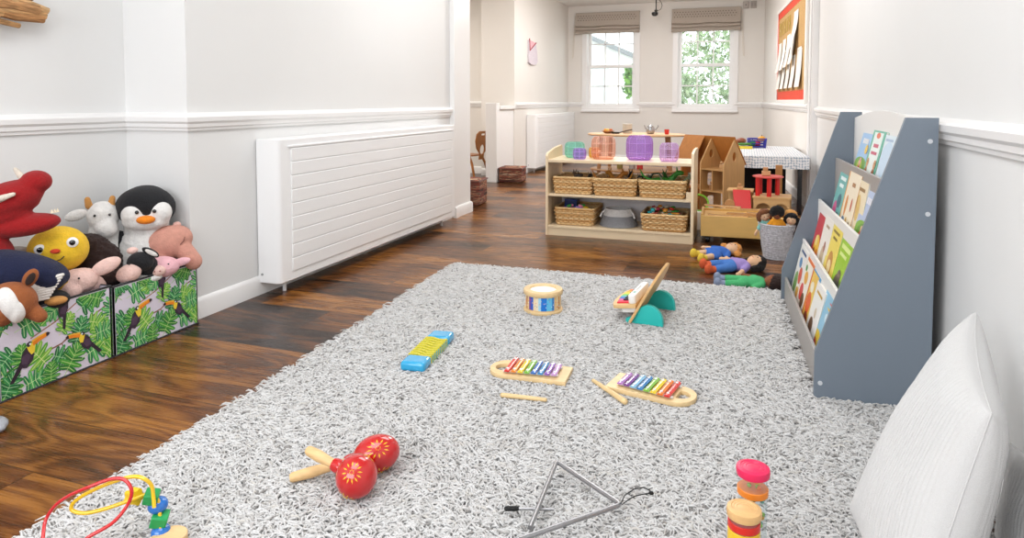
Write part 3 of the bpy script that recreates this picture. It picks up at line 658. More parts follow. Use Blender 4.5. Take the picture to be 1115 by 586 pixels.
# xylophones
def xylophone(label, loc, rz, order, flip):
    t = thing('xylophone', label, 'xylophone', loc, rz, 'wooden xylophones on the rug')
    # local: x along the board, handle at -x ; total .32 x .15
    hw = .074; L1, L2 = -.155, .160
    out = [(L2, -hw), (L2, hw), (L1 + .06, hw)] + [(L1 + .06 - .062 * math.sin(a), hw * math.cos(a) * .98) for a in [PI * k / 14 for k in range(1, 14)]] + [(L1 + .06, -hw)]
    hole = [(L1 + .062, .034), (L1 + .062, -.034)] + [(L1 + .055 - .036 * math.sin(a), -.034 * math.cos(a)) for a in [PI * k / 10 for k in range(1, 10)]]
    q = MB(); q.plate([out, hole[::-1]], 0, .017, col=hx('EFD09C'), bev=.002); q.build('board', WOOD, t)
    xs = [-.072 + .026 * k for k in range(8)]
    for k, c in enumerate(order):
        x = xs[k]; h_ = .068 - .0022 * k; q = MB()
        w_ = .0105; pf = [(-w_, 0), (-w_, .004), (-w_ * .55, .0075), (w_ * .55, .0075), (w_, .004), (w_, 0)]
        q.plate([[(a, b) for a, b in pf]], -h_, h_, M=Matrix.Translation((x, 0, .026)) @ XZ, col=hx(c))
        b = q.build('tone_bar', GLOSS, t)
        for s_ in (-1, 1):
            q = MB(); q.ell((x, s_ * (h_ - .017), .0345), (.0055, .0055, .0035), n=12, m=6, col=hx('F4F4F2')); q.cyl((x, s_ * (h_ - .017), .018), (x, s_ * (h_ - .017), .034), .002, n=6, col=hx('DDDDDD')); q.build('pin', PAINT, b)
    q = MB()
    for s_ in (-1, 1): q.add([(-.09, s_ * .058, .020), (-.09, s_ * .048, .020), (.125, s_ * .032, .020), (.125, s_ * .042, .020), (-.09, s_ * .058, .026), (-.09, s_ * .048, .026), (.125, s_ * .032, .026), (.125, s_ * .042, .026)], [(3, 2, 1, 0), (4, 5, 6, 7), (0, 1, 5, 4), (1, 2, 6, 5), (2, 3, 7, 6), (3, 0, 4, 7)], col=hx('E4E0DA'))
    q.build('felt_strip', MATTE, t)
    return t
RB = ['E02A24', 'F08A24', 'F2D21E', '7CC242', '1C6AC0', '2F8AC8', '8E5CC0', 'C898D6']
xylophone('wooden rainbow xylophone with its handle pointing left, lying on the rug', (-.785, 2.472, RZ), R(2.5), RB, 0)
xylophone('wooden rainbow xylophone with its handle pointing right, lying on the rug', (-.303, 2.458, RZ), R(180 - 12), ['E42A26', 'F07C1E', 'F4D61E', '86C440', '1F7EC2', '8CC4E8', '7A3C9A', 'B880CC'], 1)
# mallets
def mallet(label, p0, p1, r0, r1):
    p0 = Vector(p0); p1 = Vector(p1); d = p1 - p0; L_ = d.length
    t = thing('wooden_mallet', label, 'beater', p0, math.atan2(d.y, d.x), 'wooden xylophone mallets on the rug')
    q = MB(); q.cap((0, 0, r0), (L_ * .55, 0, (r0 + r1) / 2 + .001), r0, (r0 + r1) / 2, col=hx('EBCB94')); q.cap((L_ * .5, 0, (r0 + r1) / 2 + .001), (L_, 0, r1 + .001), (r0 + r1) / 2, r1, col=hx('EBCB94'))
    q.build('stick', WOOD, t); return t
mallet('short wooden mallet lying below the left xylophone', (-.812, 2.24, RZ), (-.656, 2.255, RZ), .0085, .007)
mallet('wooden mallet lying slanted beside the right xylophone, touching its square end', (-.53, 2.475, RZ), (-.385, 2.325, RZ), .007, .011)

# toy piano
t = thing('toy_piano', 'wooden baby piano with rainbow keys, leaning board and turquoise feet on the rug', 'toy piano', (-.44, 3.37, RZ), R(-6))
TL = math.tan(R(27)); 
q = MB(); n = 24
# board: rounded plate leaning towards +X, spans Y
out = [(-.19, 0), (.17, 0)] + [(.175 * math.cos(a) * (1 if abs(math.cos(a)) < 1 else 1), .13 + .16 * math.sin(a)) for a in [PI * k / 16 for k in range(0, 17)]]
Mb = Matrix.Translation((-.055, 0, .012)) @ Matrix.Rotation(R(28), 4, 'Y') @ YZ
q.plate([out], 0, .013, col=hx('E2B478'), M=Mb, bev=.002); q.build('music_board', WOOD, t)
for y in (-.165, .11):
    q = MB(); arc = [(-.085, 0), (.085, 0)] + [(.085 * math.cos(a), .02 + .085 * math.sin(a)) for a in [PI * k / 16 for k in range(17)]]
    arc = [(-.095, 0), (.084, 0), (.084, .015)] + [(.016 + .068 * math.cos(a), .015 + .080 * math.sin(a)) for a in [PI * k / 16 for k in range(1, 16)]] + [(-.062, .03), (-.095, .018)]
    q.plate([arc], y, y + .028, M=Matrix.Translation((.02, 0, 0)) @ Matrix(((1, 0, 0, 0), (0, 0, 1, 0), (0, 1, 0, 0), (0, 0, 0, 1))), col=hx('2CC4BC'), bev=.003); q.build('foot', PAINT, t)
kb = MB(); T = Matrix.Translation((-.078, -.02, .080)) @ Matrix.Rotation(R(-8), 4, 'Y')
o1 = [(.052, -.15), (.052, .15), (-.02, .15)] + [(-.05 - .03 * math.sin(a), .15 * math.cos(a)) for a in [PI * k / 14 for k in range(1, 14)]] + [(-.02, -.15)]
kb.plate([o1], -.012, .006, col=hx('EBC48A'), M=T, bev=.002); kb.build('key_tray', WOOD, t)
q = MB(); o2 = [(.045, -.135), (.045, .135), (-.02, .135), (-.055, .08), (-.055, -.08), (-.02, -.135)]
q.plate([o2], -.036, -.012, col=hx('F2F2F0'), M=T, bev=.003); q.build('underside', PAINT, t)
kc = ['E8304A', 'E85A9A', '2C6AC8', '46B6C0', '8ED04A', 'F4DC2E', 'F4B41E', 'F07A2A']
for i, c in enumerate(kc):
    y = -.125 + .25 * i / 8; q = MB(); q.box((-.058 + .012 * abs(i - 3.5) / 3.5, y + .001, .006), (.030, y + .030, .014), col=hx(c), M=T); q.build('key', PAINT, t, bevel=.002)
for i in (1, 2, 3, 5, 6, 7):
    y = -.125 + .25 * i / 8 - .006; q = MB(); q.box((-.020, y, .014), (.020, y + .012, .021), col=hx('2B2B33'), M=T); q.build('black_key', PAINT, t, bevel=.0015)
q = MB(); q.plate([rrect(.014, -.14, .052, .14, .018)], .006, .046, M=T, col=hx('F6F6F4'), bev=.004); o = q.build('control_panel', PAINT, t)
q = MB(); q.cyl((.033, -.07, .046), (.033, -.07, .048), .008, n=14, M=T, col=hx('3FB0A0')); 
for k in range(5): q.box((.029, -.02 + k * .017, .046), (.037, -.012 + k * .017, .0468), M=T, col=hx('8A8A88'))
q.build('button', PAINT, o)

# maracas
RED = mat('red_lacquer', rough=.14, coat=.7)
def maraca(label, head, hdir, hlen, rad, handle_end, loc_z):
    """head centre; axis from handle end to head"""
    H = Vector(head); E = Vector(handle_end); ax = (H - E).normalized()
    t = thing('maraca', label, 'maraca', (H.x, H.y, RZ - .004), 0, 'pair of crossed maracas')
    base = Vector((H.x, H.y, RZ - .004)); rot = ax.to_track_quat('Z', 'Y').to_matrix().to_4x4(); T = Matrix.Translation(H - base) @ rot
    q = MB(); prof = []
    n = 18
    for k in range(n + 1):
        a = -PI / 2 + PI * k / n; r_ = rad * math.cos(a); z = hlen / 2 * math.sin(a)
        if z < -hlen * .36: r_ = max(r_, .019)
        prof.append((max(r_, 1e-4), z))
    prof[0] = (.016, -hlen / 2 - .022); prof[1] = (.019, -hlen / 2 - .012)
    q.lathe(prof, 36, col=hx('C41216'), M=T); hd = q.build('rattle_head', RED, t)
    q = MB()
    for (a0, z0) in ((-2.3, .0), (-.75, .1), (.8, 0), (2.4, .1)):     # painted bursts
        for k in range(12):
            g = 2 * PI * k / 12
            for f0, f1, wd in ((.30, .62, .0022),):
                P_ = []
                for f, s_ in ((f0, 0), ((f0 + f1) / 2, 1), (f1, 0), ((f0 + f1) / 2, -1)):
                    an = g + s_ * .09; aa = a0 + f * .85 * math.cos(an); zz = z0 + f * .85 * math.sin(an)
                    r_ = rad * math.cos(zz) * 1.006; P_.append((r_ * math.cos(aa), r_ * math.sin(aa), hlen / 2 * math.sin(zz) * 1.006))
                q.add(P_, [(0, 1, 2, 3)], col=hx('F4C62E'), M=T)
        for k in range(7):
            g = 2 * PI * k / 7; aa = a0 + .1 * math.cos(g); zz = z0 + .1 * math.sin(g); r_ = rad * math.cos(zz) * 1.004
            q.ell(tuple(T @ Vector((r_ * math.cos(aa), r_ * math.sin(aa), hlen / 2 * math.sin(zz)))), (.0015,) * 3, n=6, m=4, col=hx('F4C62E'))
    q.build('painted_flowers', PAINT, hd)
    e = rot.inverted() @ (E - H); L_ = e.length
    q = MB(); q.lathe([(.0001, -L_), (.010, -L_ + .001), (.0135, -L_ + .008), (.0155, -L_ * .75), (.0125, -L_ * .55), (.0115, -hlen / 2 - .01)], 20, col=hx('E6BE86'), M=T); q.build('handle', WOOD, t)
    return t
maraca('red maraca with round head, nearest of the crossed pair on the rug', (-.975, 1.535, .088), 0, .112, .056, (-1.140, 1.545, .128), 0)
maraca('red maraca with long oval head, lying behind the round one on the rug', (-.992, 1.668, .080), 0, .135, .052, (-1.188, 1.530, .045), 0)

# triangle and beater
t = thing('triangle', 'steel triangle with a black cord loop lying on the rug', 'triangle', (-.42, 1.66, RZ))
def w2(p): return (p[0] + .42, p[1] - 1.66, p[2])
A = at_z(606, 514, .038); Bp = at_z(676, 562, .038); Cc = at_z(574, 600, .038); D_ = at_z(577, 588, .036)
def arc3(p, a, b, r=.012, n=5):
    p, a, b = Vector(p), Vector(a), Vector(b); u = (a - p).normalized() * r; v = (b - p).normalized() * r
    return [p + u * (1 - s_) ** 2 + v * s_ ** 2 for s_ in [k / n for k in range(n + 1)]]
C2 = at_z(548, 607, .038)
pts = [D_] + arc3(A, D_, Bp) + arc3(Bp, A, C2) + [C2]
q = MB(); q.tube([w2(p) for p in pts], .0062, 12); q.build('steel_rod', METAL, t)
q = MB(); cp = [at_z(x, y, z) for x, y, z in ((676, 561, .045), (680, 552, .055), (690, 545, .06), (700, 543, .055), (707, 546, .045), (711, 549, .040), (702, 550, .04), (690, 553, .042), (681, 559, .04), (677, 562, .034))]
q.tube([w2(p) for p in cp], .0015, 6, col=hx('141414')); p = w2(at_z(709, 549, .042)); q.ell(p, (.007, .006, .005), n=10, m=6, col=hx('101010')); q.build('cord', MATTE, t)
t = thing('triangle_beater', 'thin steel beater with a black grip lying across the triangle', 'beater', (-.573, 1.586, RZ))
a = at_z(549, 554, .049); b = at_z(565, 554, .049); c = at_z(603, 555, .049); f_ = Vector((-.573, 1.586, RZ))
q = MB(); q.tube([b - f_, c - f_], .0038, 10); q.build('rod', METAL, t)
q = MB(); dd = (b - a); q.tube([a - f_, a + dd * .12 - f_, a + dd * .85 - f_, b - f_], [.003, .0062, .0062, .004], 12, col=hx('151515')); q.build('grip', MATTE, t)

# two shaker tubes
def shaker(label, loc, lean, r, L_, capc, capm, bands, inner):
    t = thing('shaker_tube', label, 'shaker', loc, 0)
    T = Matrix.Rotation(lean[0], 4, 'X') @ Matrix.Rotation(lean[1], 4, 'Y')
    q = MB(); q.lathe([(r, .014), (r, L_ - .012)], 32, M=T); tb = q.build('clear_tube', CLEAR, t)
    q = MB(); q.lathe([(.0001, 0), (r + .003, 0), (r + .004, .004), (r + .004, .02), (r, .022)], 32, M=T, col=hx(capc)); q.build('bottom_cap', capm, t)
    q = MB(); q.lathe([(r, L_ - .022), (r + .004, L_ - .020), (r + .0055, L_ - .010), (r + .004, L_ - .003), (r * .86, L_), (r * .80, L_ - .0015), (r * .7, L_ - .001), (r * .66, L_ - .002), (r * .5, L_ - .001), (r * .46, L_ - .002), (r * .3, L_ - .001), (.0001, L_ - .0015)], 40, M=T, col=hx(capc)); q.build('top_cap', capm, t)
    for z0, z1, c in bands:
        q = MB(); q.lathe([(r + .0008, z0), (r + .002, z0 + .001), (r + .002, z1 - .001), (r + .0008, z1)], 32, M=T, col=hx(c)); q.build('band', PAINT, t)
    q = MB(); g = random.Random(len(label))
    for k in range(60):
        a = g.uniform(0, 2 * PI); rr = (r - .006) * math.sqrt(g.random()); z = g.uniform(.03, L_ - .04); q.ell(tuple(T @ Vector((rr * math.cos(a), rr * math.sin(a), z))), (.005, .005, .005), n=8, m=5, col=hx(g.choice(inner)))
    q.build('beads', PAINT, t); return t
shaker('clear shaker tube with a bright pink cap standing on the rug', (.030, 1.62, RZ), (0, 0), .0325, .225, 'E8265C', PAINT, [(.16, .175, 'F08A2A')], ['F0782A', '8CC84A', 'F0B42A', '4CB0A0'])
shaker('shaker tube with a wooden top over a red band, in front of the pink-capped one', (.0115, 1.515, RZ), (0, 0), .0320, .185, 'E6B87C', WOOD, [(.140, .156, 'DC2A1E'), (.085, .138, 'F2C62A')], ['F2C62A', 'E8803A'])

# bead maze
t = thing('bead_maze', 'small bead maze with red and yellow wire loops at the lower left of the rug', 'bead maze', (-1.30, 1.20, RZ))
o3 = Vector((-1.30, 1.20, RZ))
q = MB(); q.plate([rrect(-.038, -.13, .038, .062, .036, 7)], 0, .020, M=Matrix.Translation((0, 0, 0)), col=hx('E4C08C'), bev=.003); q.build('base_plate', WOOD, t)
def wire(nm, pts, r, c):
    P0 = [at_z(*p) - o3 for p in pts]; out = []
    for i in range(len(P0) - 1):        # Catmull-Rom
        p0, p1, p2, p3 = P0[max(i - 1, 0)], P0[i], P0[i + 1], P0[min(i + 2, len(P0) - 1)]
        for s_ in [k / 8 for k in range(8)]:
            out.append(.5 * ((2 * p1) + (p2 - p0) * s_ + (2 * p0 - 5 * p1 + 4 * p2 - p3) * s_ ** 2 + (3 * p1 - p0 - 3 * p2 + p3) * s_ ** 3))
    out.append(P0[-1]); q = MB(); q.tube(out, r, 10, col=hx(c)); return q.build(nm, GLOSS, t)
wire('red_wire', [(62, 640, .035), (46, 610, .05), (47, 584, .08), (50, 566, .10), (60, 551, .13), (75, 540, .155), (98, 530, .18), (120, 522, .19), (134, 522, .19), (142, 530, .175), (143, 540, .155), (137, 553, .13), (122, 570, .11), (95, 586, .09), (80, 600, .06), (76, 625, .035)], .0042, 'D01C22')
wire('yellow_wire', [(168, 553, .115), (167, 540, .14), (165, 529, .165), (158, 522, .185), (147, 519, .19), (132, 522, .185), (110, 530, .17), (90, 540, .15), (79, 549, .13), (79, 556, .115), (92, 559, .11), (112, 555, .115), (136, 547, .125), (150, 542, .13), (163, 538, .13), (172, 545, .12), (174, 560, .09), (175, 580, .05), (176, 600, .02)], .0046, 'F2C41A')
def bead(nm, c, px, py, z, shape, s_):
    p = at_z(px, py, z) - o3; q = MB()
    if shape == 'ball': q.ell(p, (s_, s_, s_ * .78), rot=(.2, .15, 0), n=24, m=14, col=hx(c)); return q.build(nm, GLOSS, t)
    T = Matrix.Translation(p) @ Matrix.Rotation(.35, 4, 'Y') @ Matrix.Rotation(.6, 4, 'Z')
    if shape == 'cube': q.box((-s_, -s_, -s_ * .8), (s_, s_, s_ * .8), M=T, col=hx(c)); return q.build(nm, PAINT, t, bevel=.003)
    q.plate([[(s_ * (1 + .16 * math.cos(5 * a)) * math.cos(a), s_ * (1 + .16 * math.cos(5 * a)) * math.sin(a)) for a in [2 * PI * k / 40 for k in range(40)]]], -s_ * .8, s_ * .8, M=Matrix.Translation(p) @ Matrix.Rotation(R(80), 4, 'Y') @ Matrix.Rotation(.2, 4, 'X'), col=hx(c)); return q.build(nm, PAINT, t)
bead('yellow_bead', 'F0C81E', 146, 541, .125, 'flower', .0175)
bead('green_bead', '1E9A52', 165, 541, .128, 'cube', .0165)
bead('blue_bead', '1A6EC4', 172, 550, .104, 'ball', .0235)
bead('green_bead', '1F9E56', 174, 565, .075, 'cube', .0185)
bead('blue_bead', '1A6EC4', 175, 579, .046, 'ball', .0225)

# ================================================================== CUSHIONS
def cushion(label, name, corners, T_, ribs, col, loc, thick=.12, nu=260, nv=200, nsign=1, group=None, rdir=0):
    A, N_, C_, D = [Vector(c) for c in corners]; base = Vector(loc)
    nrm = ((N_ - A).cross(D - A)).normalized() * nsign
    vs = []; fs = []
    g = random.Random(4)
    for side in (1, -1):
        for j in range(nv + 1):
            for i in range(nu + 1):
                u, v = i / nu, j / nv; U, V_ = 2 * u - 1, 2 * v - 1
                pu = U * (1 - .085 * (1 - V_ * V_)); pv = V_ * (1 - .085 * (1 - U * U)); uu, vv = (pu + 1) / 2, (pv + 1) / 2
                p = A * (1 - uu) * (1 - vv) + N_ * uu * (1 - vv) + C_ * uu * vv + D * (1 - uu) * vv
                prof = (max(0, 1 - U * U) ** .5) * (max(0, 1 - V_ * V_) ** .5); prof = prof ** .78
                rc = u if rdir == 0 else v
                e = min(1, 6 * min(u, 1 - u, v, 1 - v))
                wr = .006 * math.sin(9 * u + 5 * v) * math.sin(7 * v + 1.5) + .004 * math.sin(23 * u - 9 * v) * (1 - prof)
                d = T_ * prof + -.0090 * abs(math.cos(PI * ribs * (rc + 0.008 * math.sin(6 * (v if rdir == 0 else u))))) * e + wr * e
                vs.append(tuple(p + nrm * (side * d * (1 if side > 0 else .72)) - base))
    n1 = (nu + 1) * (nv + 1)
    for s_ in (0, 1):
        for j in range(nv):
            for i in range(nu):
                a = s_ * n1 + j * (nu + 1) + i; f = (a, a + 1, a + nu + 2, a + nu + 1); fs.append(f if s_ else f[::-1])
    t = thing(name, label, 'cushion', loc)
    q = MB(); q.add(vs, fs, col=hx(col)); o = q.build('cover', CORD, t, weld=True, ang=180)
    q = MB(); e = [Vector(vs[i]) for i in range(nu + 1)] + [Vector(vs[j * (nu + 1) + nu]) for j in range(1, nv + 1)] + [Vector(vs[nv * (nu + 1) + i]) for i in range(nu - 1, -1, -1)] + [Vector(vs[j * (nu + 1)]) for j in range(nv - 1, 0, -1)]
    q.tube(e, .0014, 6, True, col=hx(col)); q.build('seam', CORD, t)
    return t
CORD = mat('white_corduroy', rough=1, nscale=500, namt=.05, bscale=420, bump=.35, sheen=.25)
cushion('large white ribbed cushion leaning against the right wall beside the bookcase', 'cushion',
        ((.575, 2.03, .55), (.475, 1.56, .475), (.30, 1.36, .04), (.27, 1.87, .05)), .112, 34, 'D0CFCE', (.40, 1.70, RZ), rdir=0, nsign=1)
cushion('pale grey ribbed cushion at the lower right corner behind the white one', 'cushion',
        ((.635, 1.95, .25), (.60, 1.28, .44), (.52, 1.25, .03), (.60, 1.92, .03)), .045, 30, 'CBCAC9', (.56, 1.45, RZ), rdir=0, nsign=1)
# ================================================================== STORAGE BOXES WITH JUNGLE PRINT
def clip_poly(P_, x0, y0, x1, y1):
    for ax, lim, sg in ((0, x0, 1), (0, x1, -1), (1, y0, 1), (1, y1, -1)):
        out = []
        for i in range(len(P_)):
            a, b = P_[i], P_[(i + 1) % len(P_)]; ia = (a[ax] - lim) * sg >= 0; ib = (b[ax] - lim) * sg >= 0
            if ia: out.append(a)
            if ia != ib:
                f = (lim - a[ax]) / (b[ax] - a[ax]); out.append((a[0] + (b[0] - a[0]) * f, a[1] + (b[1] - a[1]) * f))
        P_ = out
        if len(P_) < 3: return None
    return P_
def jungle(w_, h_):
    """list of (convex polygon, colour) in panel coordinates 0..w, 0..h, drawn bottom to top"""
    L_ = []
    def poly(pts, c, ox=0, oy=0, rot=0, s=1):
        cr, sr = math.cos(rot), math.sin(rot)
        L_.append(([(ox + s * (x * cr - y * sr), oy + s * (x * sr + y * cr)) for x, y in pts], c))
    def line(pts, wd, c):
        for i in range(len(pts) - 1):
            (x0, y0), (x1, y1) = pts[i], pts[i + 1]; dx, dy = x1 - x0, y1 - y0; l_ = math.hypot(dx, dy); nx, ny = -dy / l_ * wd / 2, dx / l_ * wd / 2
            L_.append(([(x0 - nx, y0 - ny), (x1 - nx, y1 - ny), (x1 + nx, y1 + ny), (x0 + nx, y0 + ny)], c))
    def leaf(x, y, s, rot, pal):
        d, m_, l_ = pal
        for sd in (-1, 1):
            for k in range(6):
                b = .06 + .135 * k; a = R(112 - 15 * k); ln = (.42, .50, .50, .45, .37, .27)[k]
                ca, sa = math.cos(a), math.sin(a)
                def q_(t_, o_): return (b + t_ * ln * ca - o_ * sa + .12 * t_ * t_ * ln * 1.3, sd * (t_ * ln * sa + o_ * ca))
                P_ = [q_(0, -.088), q_(.5, -.092), q_(.85, -.068), q_(1, 0), q_(.85, .062), q_(.5, .080), q_(0, .075)]
                if sd < 0: P_ = P_[::-1]
                poly(P_, (d, m_)[k % 2], x, y, rot, s)
                Q_ = [q_(0, -.012), q_(.8, -.006), q_(.8, .012), q_(0, .016)]
                if sd < 0: Q_ = Q_[::-1]
                poly(Q_, l_, x, y, rot, s)
        poly([(-.25, -.012), (.98, -.008), (1.02, 0), (.98, .008), (-.25, .012)], l_, x, y, rot, s)
    G = [('2E7A34', '4C9E3C', 'B4D884'), ('1F6B3C', '3A9150', '9FD49A'), ('5AA83A', '86C04A', 'DCEB9C'), ('27804A', '57B060', 'C4E6A8')]
    sx = w_ / .46; sy = h_ / .31
    g = random.Random(11)
    line([(0, .10 * sy), (.10 * sx, .115 * sy), (.24 * sx, .14 * sy), (.33 * sx, .19 * sy), (.46 * sx, .245 * sy)], .006, '8A5A48')
    line([(.12 * sx, .20 * sy), (.22 * sx, .235 * sy), (.30 * sx, .28 * sy), (.36 * sx, .31 * sy)], .005, '9A6A54')
    line([(.24 * sx, .14 * sy), (.27 * sx, .07 * sy)], .004, '8A5A48')
    spots = [(.02, .26, .10, 2.4), (.09, .25, .105, .3), (.19, .25, .09, 1.9), (.33, .26, .105, .5), (.41, .27, .09, 2.7), (.45, .19, .09, 1.2), (.36, .19, .085, -.4),
             (.05, .17, .09, -2.4), (.02, .09, .10, -1.2), (.10, .03, .09, .2), (.17, .09, .10, 2.2), (.21, .10, .09, -.5), (.26, .03, .10, 1.0), (.35, .06, .11, .3), (.42, .08, .09, 2.0),
             (.30, .13, .09, 1.2), (.14, .29, .07, 1.0), (.25, .30, .08, -2.6), (.43, .03, .08, .8), (.00, .30, .07, 0), (.08, .11, .075, 1.5), (.39, .13, .08, .1), (.24, .19, .07, .9), (.02, .02, .08, 1.1), (.19, .01, .07, 1.5)]
    for i, (x, y, s_, r_) in enumerate(spots): leaf(x * sx, y * sy, s_ * 1.12, r_, G[(i * 3) % 4])
    def toucan(x, y, s, fl, rot=0):
        def tp(pts, c):
            P_ = [((px if not fl else -px), py) for px, py in pts]
            if fl: P_ = P_[::-1]
            poly(P_, c, x, y, rot, s)
        tp([(-1.15, -.72), (-.98, -.80), (-.35, -.25), (-.45, -.05)], '2E2230')
        tp([(-.55, -.30), (-.30, -.48), (.05, -.28), (.25, .10), (.15, .38), (-.08, .40), (-.35, .18)], '37283A')
        tp([(-.45, -.2), (-.2, -.32), (.02, -.05), (-.1, .15), (-.35, .1)], '4E3A50')
        tp([(.05, -.02), (.22, .02), (.30, .25), (.27, .45), (.10, .52), (-.04, .42), (-.02, .2)], 'F2D23C')
        tp([(-.02, .40), (.08, .36), (.2, .52), (.14, .60), (.02, .56)], '2E2230')
        tp([(.24, .30), (.60, .36), (.98, .38), (1.06, .46), (.95, .56), (.6, .58), (.24, .56)], 'F08A22')
        tp([(.24, .48), (.60, .52), (.95, .52), (.95, .57), (.6, .60), (.24, .58)], 'F6B83A')
        tp([(.88, .37), (1.0, .38), (1.08, .46), (.98, .55), (.9, .54)], '2A1E22')
        tp([(.13 + .05 * math.cos(a), .47 + .05 * math.sin(a)) for a in [2 * PI * k / 8 for k in range(8)]], 'EAF4FA')
    toucan(.115 * sx, .14 * sy, .085, False, .25); toucan(.33 * sx, .115 * sy, .075, True, -.1); toucan(.245 * sx, .285 * sy, .07, True, -.9)
    return L_
BOXF = mat('lilac_printed_canvas', rough=.6, nscale=200, namt=.03)
def storage_box(label, loc, w_, d_, h_):
    """origin: centre of the base; front faces +X, width along Y"""
    t = thing('storage_box', label, 'storage box', loc, 0, 'jungle print storage boxes')
    q = MB(); th = .006; c = hx('DAD4E2')
    q.box((-d_ / 2, -w_ / 2, .0), (d_ / 2, w_ / 2, .006), col=c)
    for a, b in (((d_ / 2 - th, -w_ / 2, 0), (d_ / 2, w_ / 2, h_)), ((-d_ / 2, -w_ / 2, 0), (-d_ / 2 + th, w_ / 2, h_)), ((-d_ / 2, -w_ / 2, 0), (d_ / 2, -w_ / 2 + th, h_)), ((-d_ / 2, w_ / 2 - th, 0), (d_ / 2, w_ / 2, h_))): q.box(a, b, col=c)
    m_ = .008
    for face in ('front', 'side'):
        W = w_ if face == 'front' else d_
        for k, (P_, c_) in enumerate(jungle(W, h_)):
            P_ = clip_poly(P_, m_, m_, W - m_, h_ - m_)
            if not P_: continue
            o_ = .0004 + k * .000004
            if face == 'front': pts = [(d_ / 2 + o_, -w_ / 2 + x, y) for x, y in P_]
            else: pts = [(-d_ / 2 + x, -w_ / 2 - o_, y) for x, y in P_]
            q.add(pts, [tuple(range(len(pts)))], col=hx(c_))
    q.build('printed_body', BOXF, t, smooth=False)
    bk = hx('15151A')
    for z, nm in ((.003, 'base_edging'), (h_, 'rim_edging')): q = MB(); q.tube([(d_ / 2, -w_ / 2, z), (d_ / 2, w_ / 2, z), (-d_ / 2, w_ / 2, z), (-d_ / 2, -w_ / 2, z)], .005, 6, True, col=bk); q.build(nm, FABRIC, t)
    return t
storage_box('open jungle print storage box at the left edge, with the brown and white horse', (-2.735, 1.885, 0), .465, .39, .312)
storage_box('open jungle print storage box on the right, under the penguin', (-2.735, 2.362, 0), .465, .39, .305)

# ================================================================== SOFT TOYS  (local frame: front is -Y, x to the right as seen)
WHITEP = plush('plush_white', 'E9E7E4'); BLACKP = plush('plush_black', '17171B'); PINKP = plush('plush_pink', 'E3B4A8'); PALEP = plush('plush_pale_pink', 'EBC6BC'); PIGP = plush('plush_pig_pink', 'EBB6BE')
REDP = plush('plush_red', '960E12'); NAVYP = plush('plush_navy', '141B3C'); YELP = plush('plush_yellow', 'ECC02C'); BROWNP = plush('plush_brown', '96552C'); TANP = plush('plush_tan', 'C88F4E'); DBROWNP = plush('plush_dark_brown', '2A1814'); CREAMP = plush('plush_cream', 'D9CFC0')
def eye(parent, p, r, white=0, nm='eye'):
    if white:
        q = MB(); q.ell(p, (r * 1.9, r * .7, r * 1.9), n=16, m=8, col=hx('F2F2F0')); q.build('eye_white', GLOSS, parent)
        q = MB(); q.ell((p[0], p[1] - r * .6, p[2]), (r, r * .5, r), n=14, m=8, col=hx('111114')); q.build(nm, GLOSS, parent)
    else:
        q = MB(); q.ell(p, (r, r, r), n=12, m=8, col=hx('101014')); q.build(nm, GLOSS, parent)
def PB(*el):
    q = MB()
    for e in el:
        if e[0] == 'e': q.ell(e[1], e[2], e[3] if len(e) > 3 else (0, 0, 0), n=24, m=14)
        else: q.cap(*e[1:])
    return q
VX = .006
# penguin
t = thing('plush_penguin', 'black and white fluffy penguin with orange beak sitting up in the right storage box', 'soft toy', (-2.735, 2.485, .035), R(47))
blob('body', PB(('e', (0, 0, .30), (.135, .12, .19)), ('e', (0, 0, .10), (.13, .12, .10)), ('e', (0, .0, .46), (.10, .09, .08))), WHITEP, t, .008, 3, .012, .02)
blob('flipper', PB(('c', (-.12, .01, .40), (-.16, -.05, .27), .045, .03)), BLACKP, t, VX, 3); blob('flipper', PB(('c', (.12, .01, .40), (.17, -.03, .27), .045, .03)), BLACKP, t, VX, 3)
hd = blob('head', PB(('e', (.0, 0, .550), (.132, .115, .102), (0, .08, 0)), ('e', (0, .02, .585), (.10, .09, .07))), BLACKP, t, .008, 4)
blob('face', PB(('e', (-.050, -.070, .525), (.055, .057, .056)), ('e', (.058, -.070, .530), (.055, .057, .056)), ('e', (0, -.067, .493), (.102, .064, .046))), WHITEP, hd, VX, 3)
for s_ in (-1, 1): eye(hd, (s_ * .036, -.124, .545), .009)
q = MB(); q.ell((0, -.128, .508), (.040, .028, .020), n=24, m=12, col=hx('F08A1E')); q.build('beak', PLUSH, hd)
# calf behind
t = thing('plush_calf', 'white plush calf head with tan horns peeping up left of the penguin', 'soft toy', (-2.845, 2.345, .255), R(47))
hd = blob('body', PB(('e', (0, 0, .30), (.068, .06, .075)), ('e', (.015, -.045, .25), (.048, .045, .045)), ('c', (0, .01, .25), (.0, .02, .05), .06, .09)), WHITEP, t, VX, 4, .004)
for s_ in (-1, 1):
    blob('horn', PB(('c', (s_ * .045 - .01, 0, .355), (s_ * .05 - .01, 0, .385), .017, .013)), TANP, t, .004, 2)
blob('ear', PB(('e', (-.105, 0, .315), (.05, .014, .026), (0, -.3, 0))), WHITEP, t, .004, 3)
blob('ear', PB(('e', (.09, .01, .315), (.045, .014, .024), (0, .3, 0))), WHITEP, t, .004, 3)
for s_ in (-1, 1): eye(t, (s_ * .03, -.056, .315), .006)
# dark brown shaggy toy
t = thing('plush_dark_animal', 'dark brown black shaggy soft toy lying between the yellow face and the calf', 'soft toy', (-2.74, 2.17, .22), R(47))
blob('body', PB(('e', (0, .02, .24), (.085, .07, .05)), ('e', (.045, 0, .16), (.095, .07, .10)), ('e', (.09, -.02, .10), (.07, .06, .05)), ('e', (0, 0, .07), (.11, .08, .06))), DBROWNP, t, VX, 2, .016, .015)
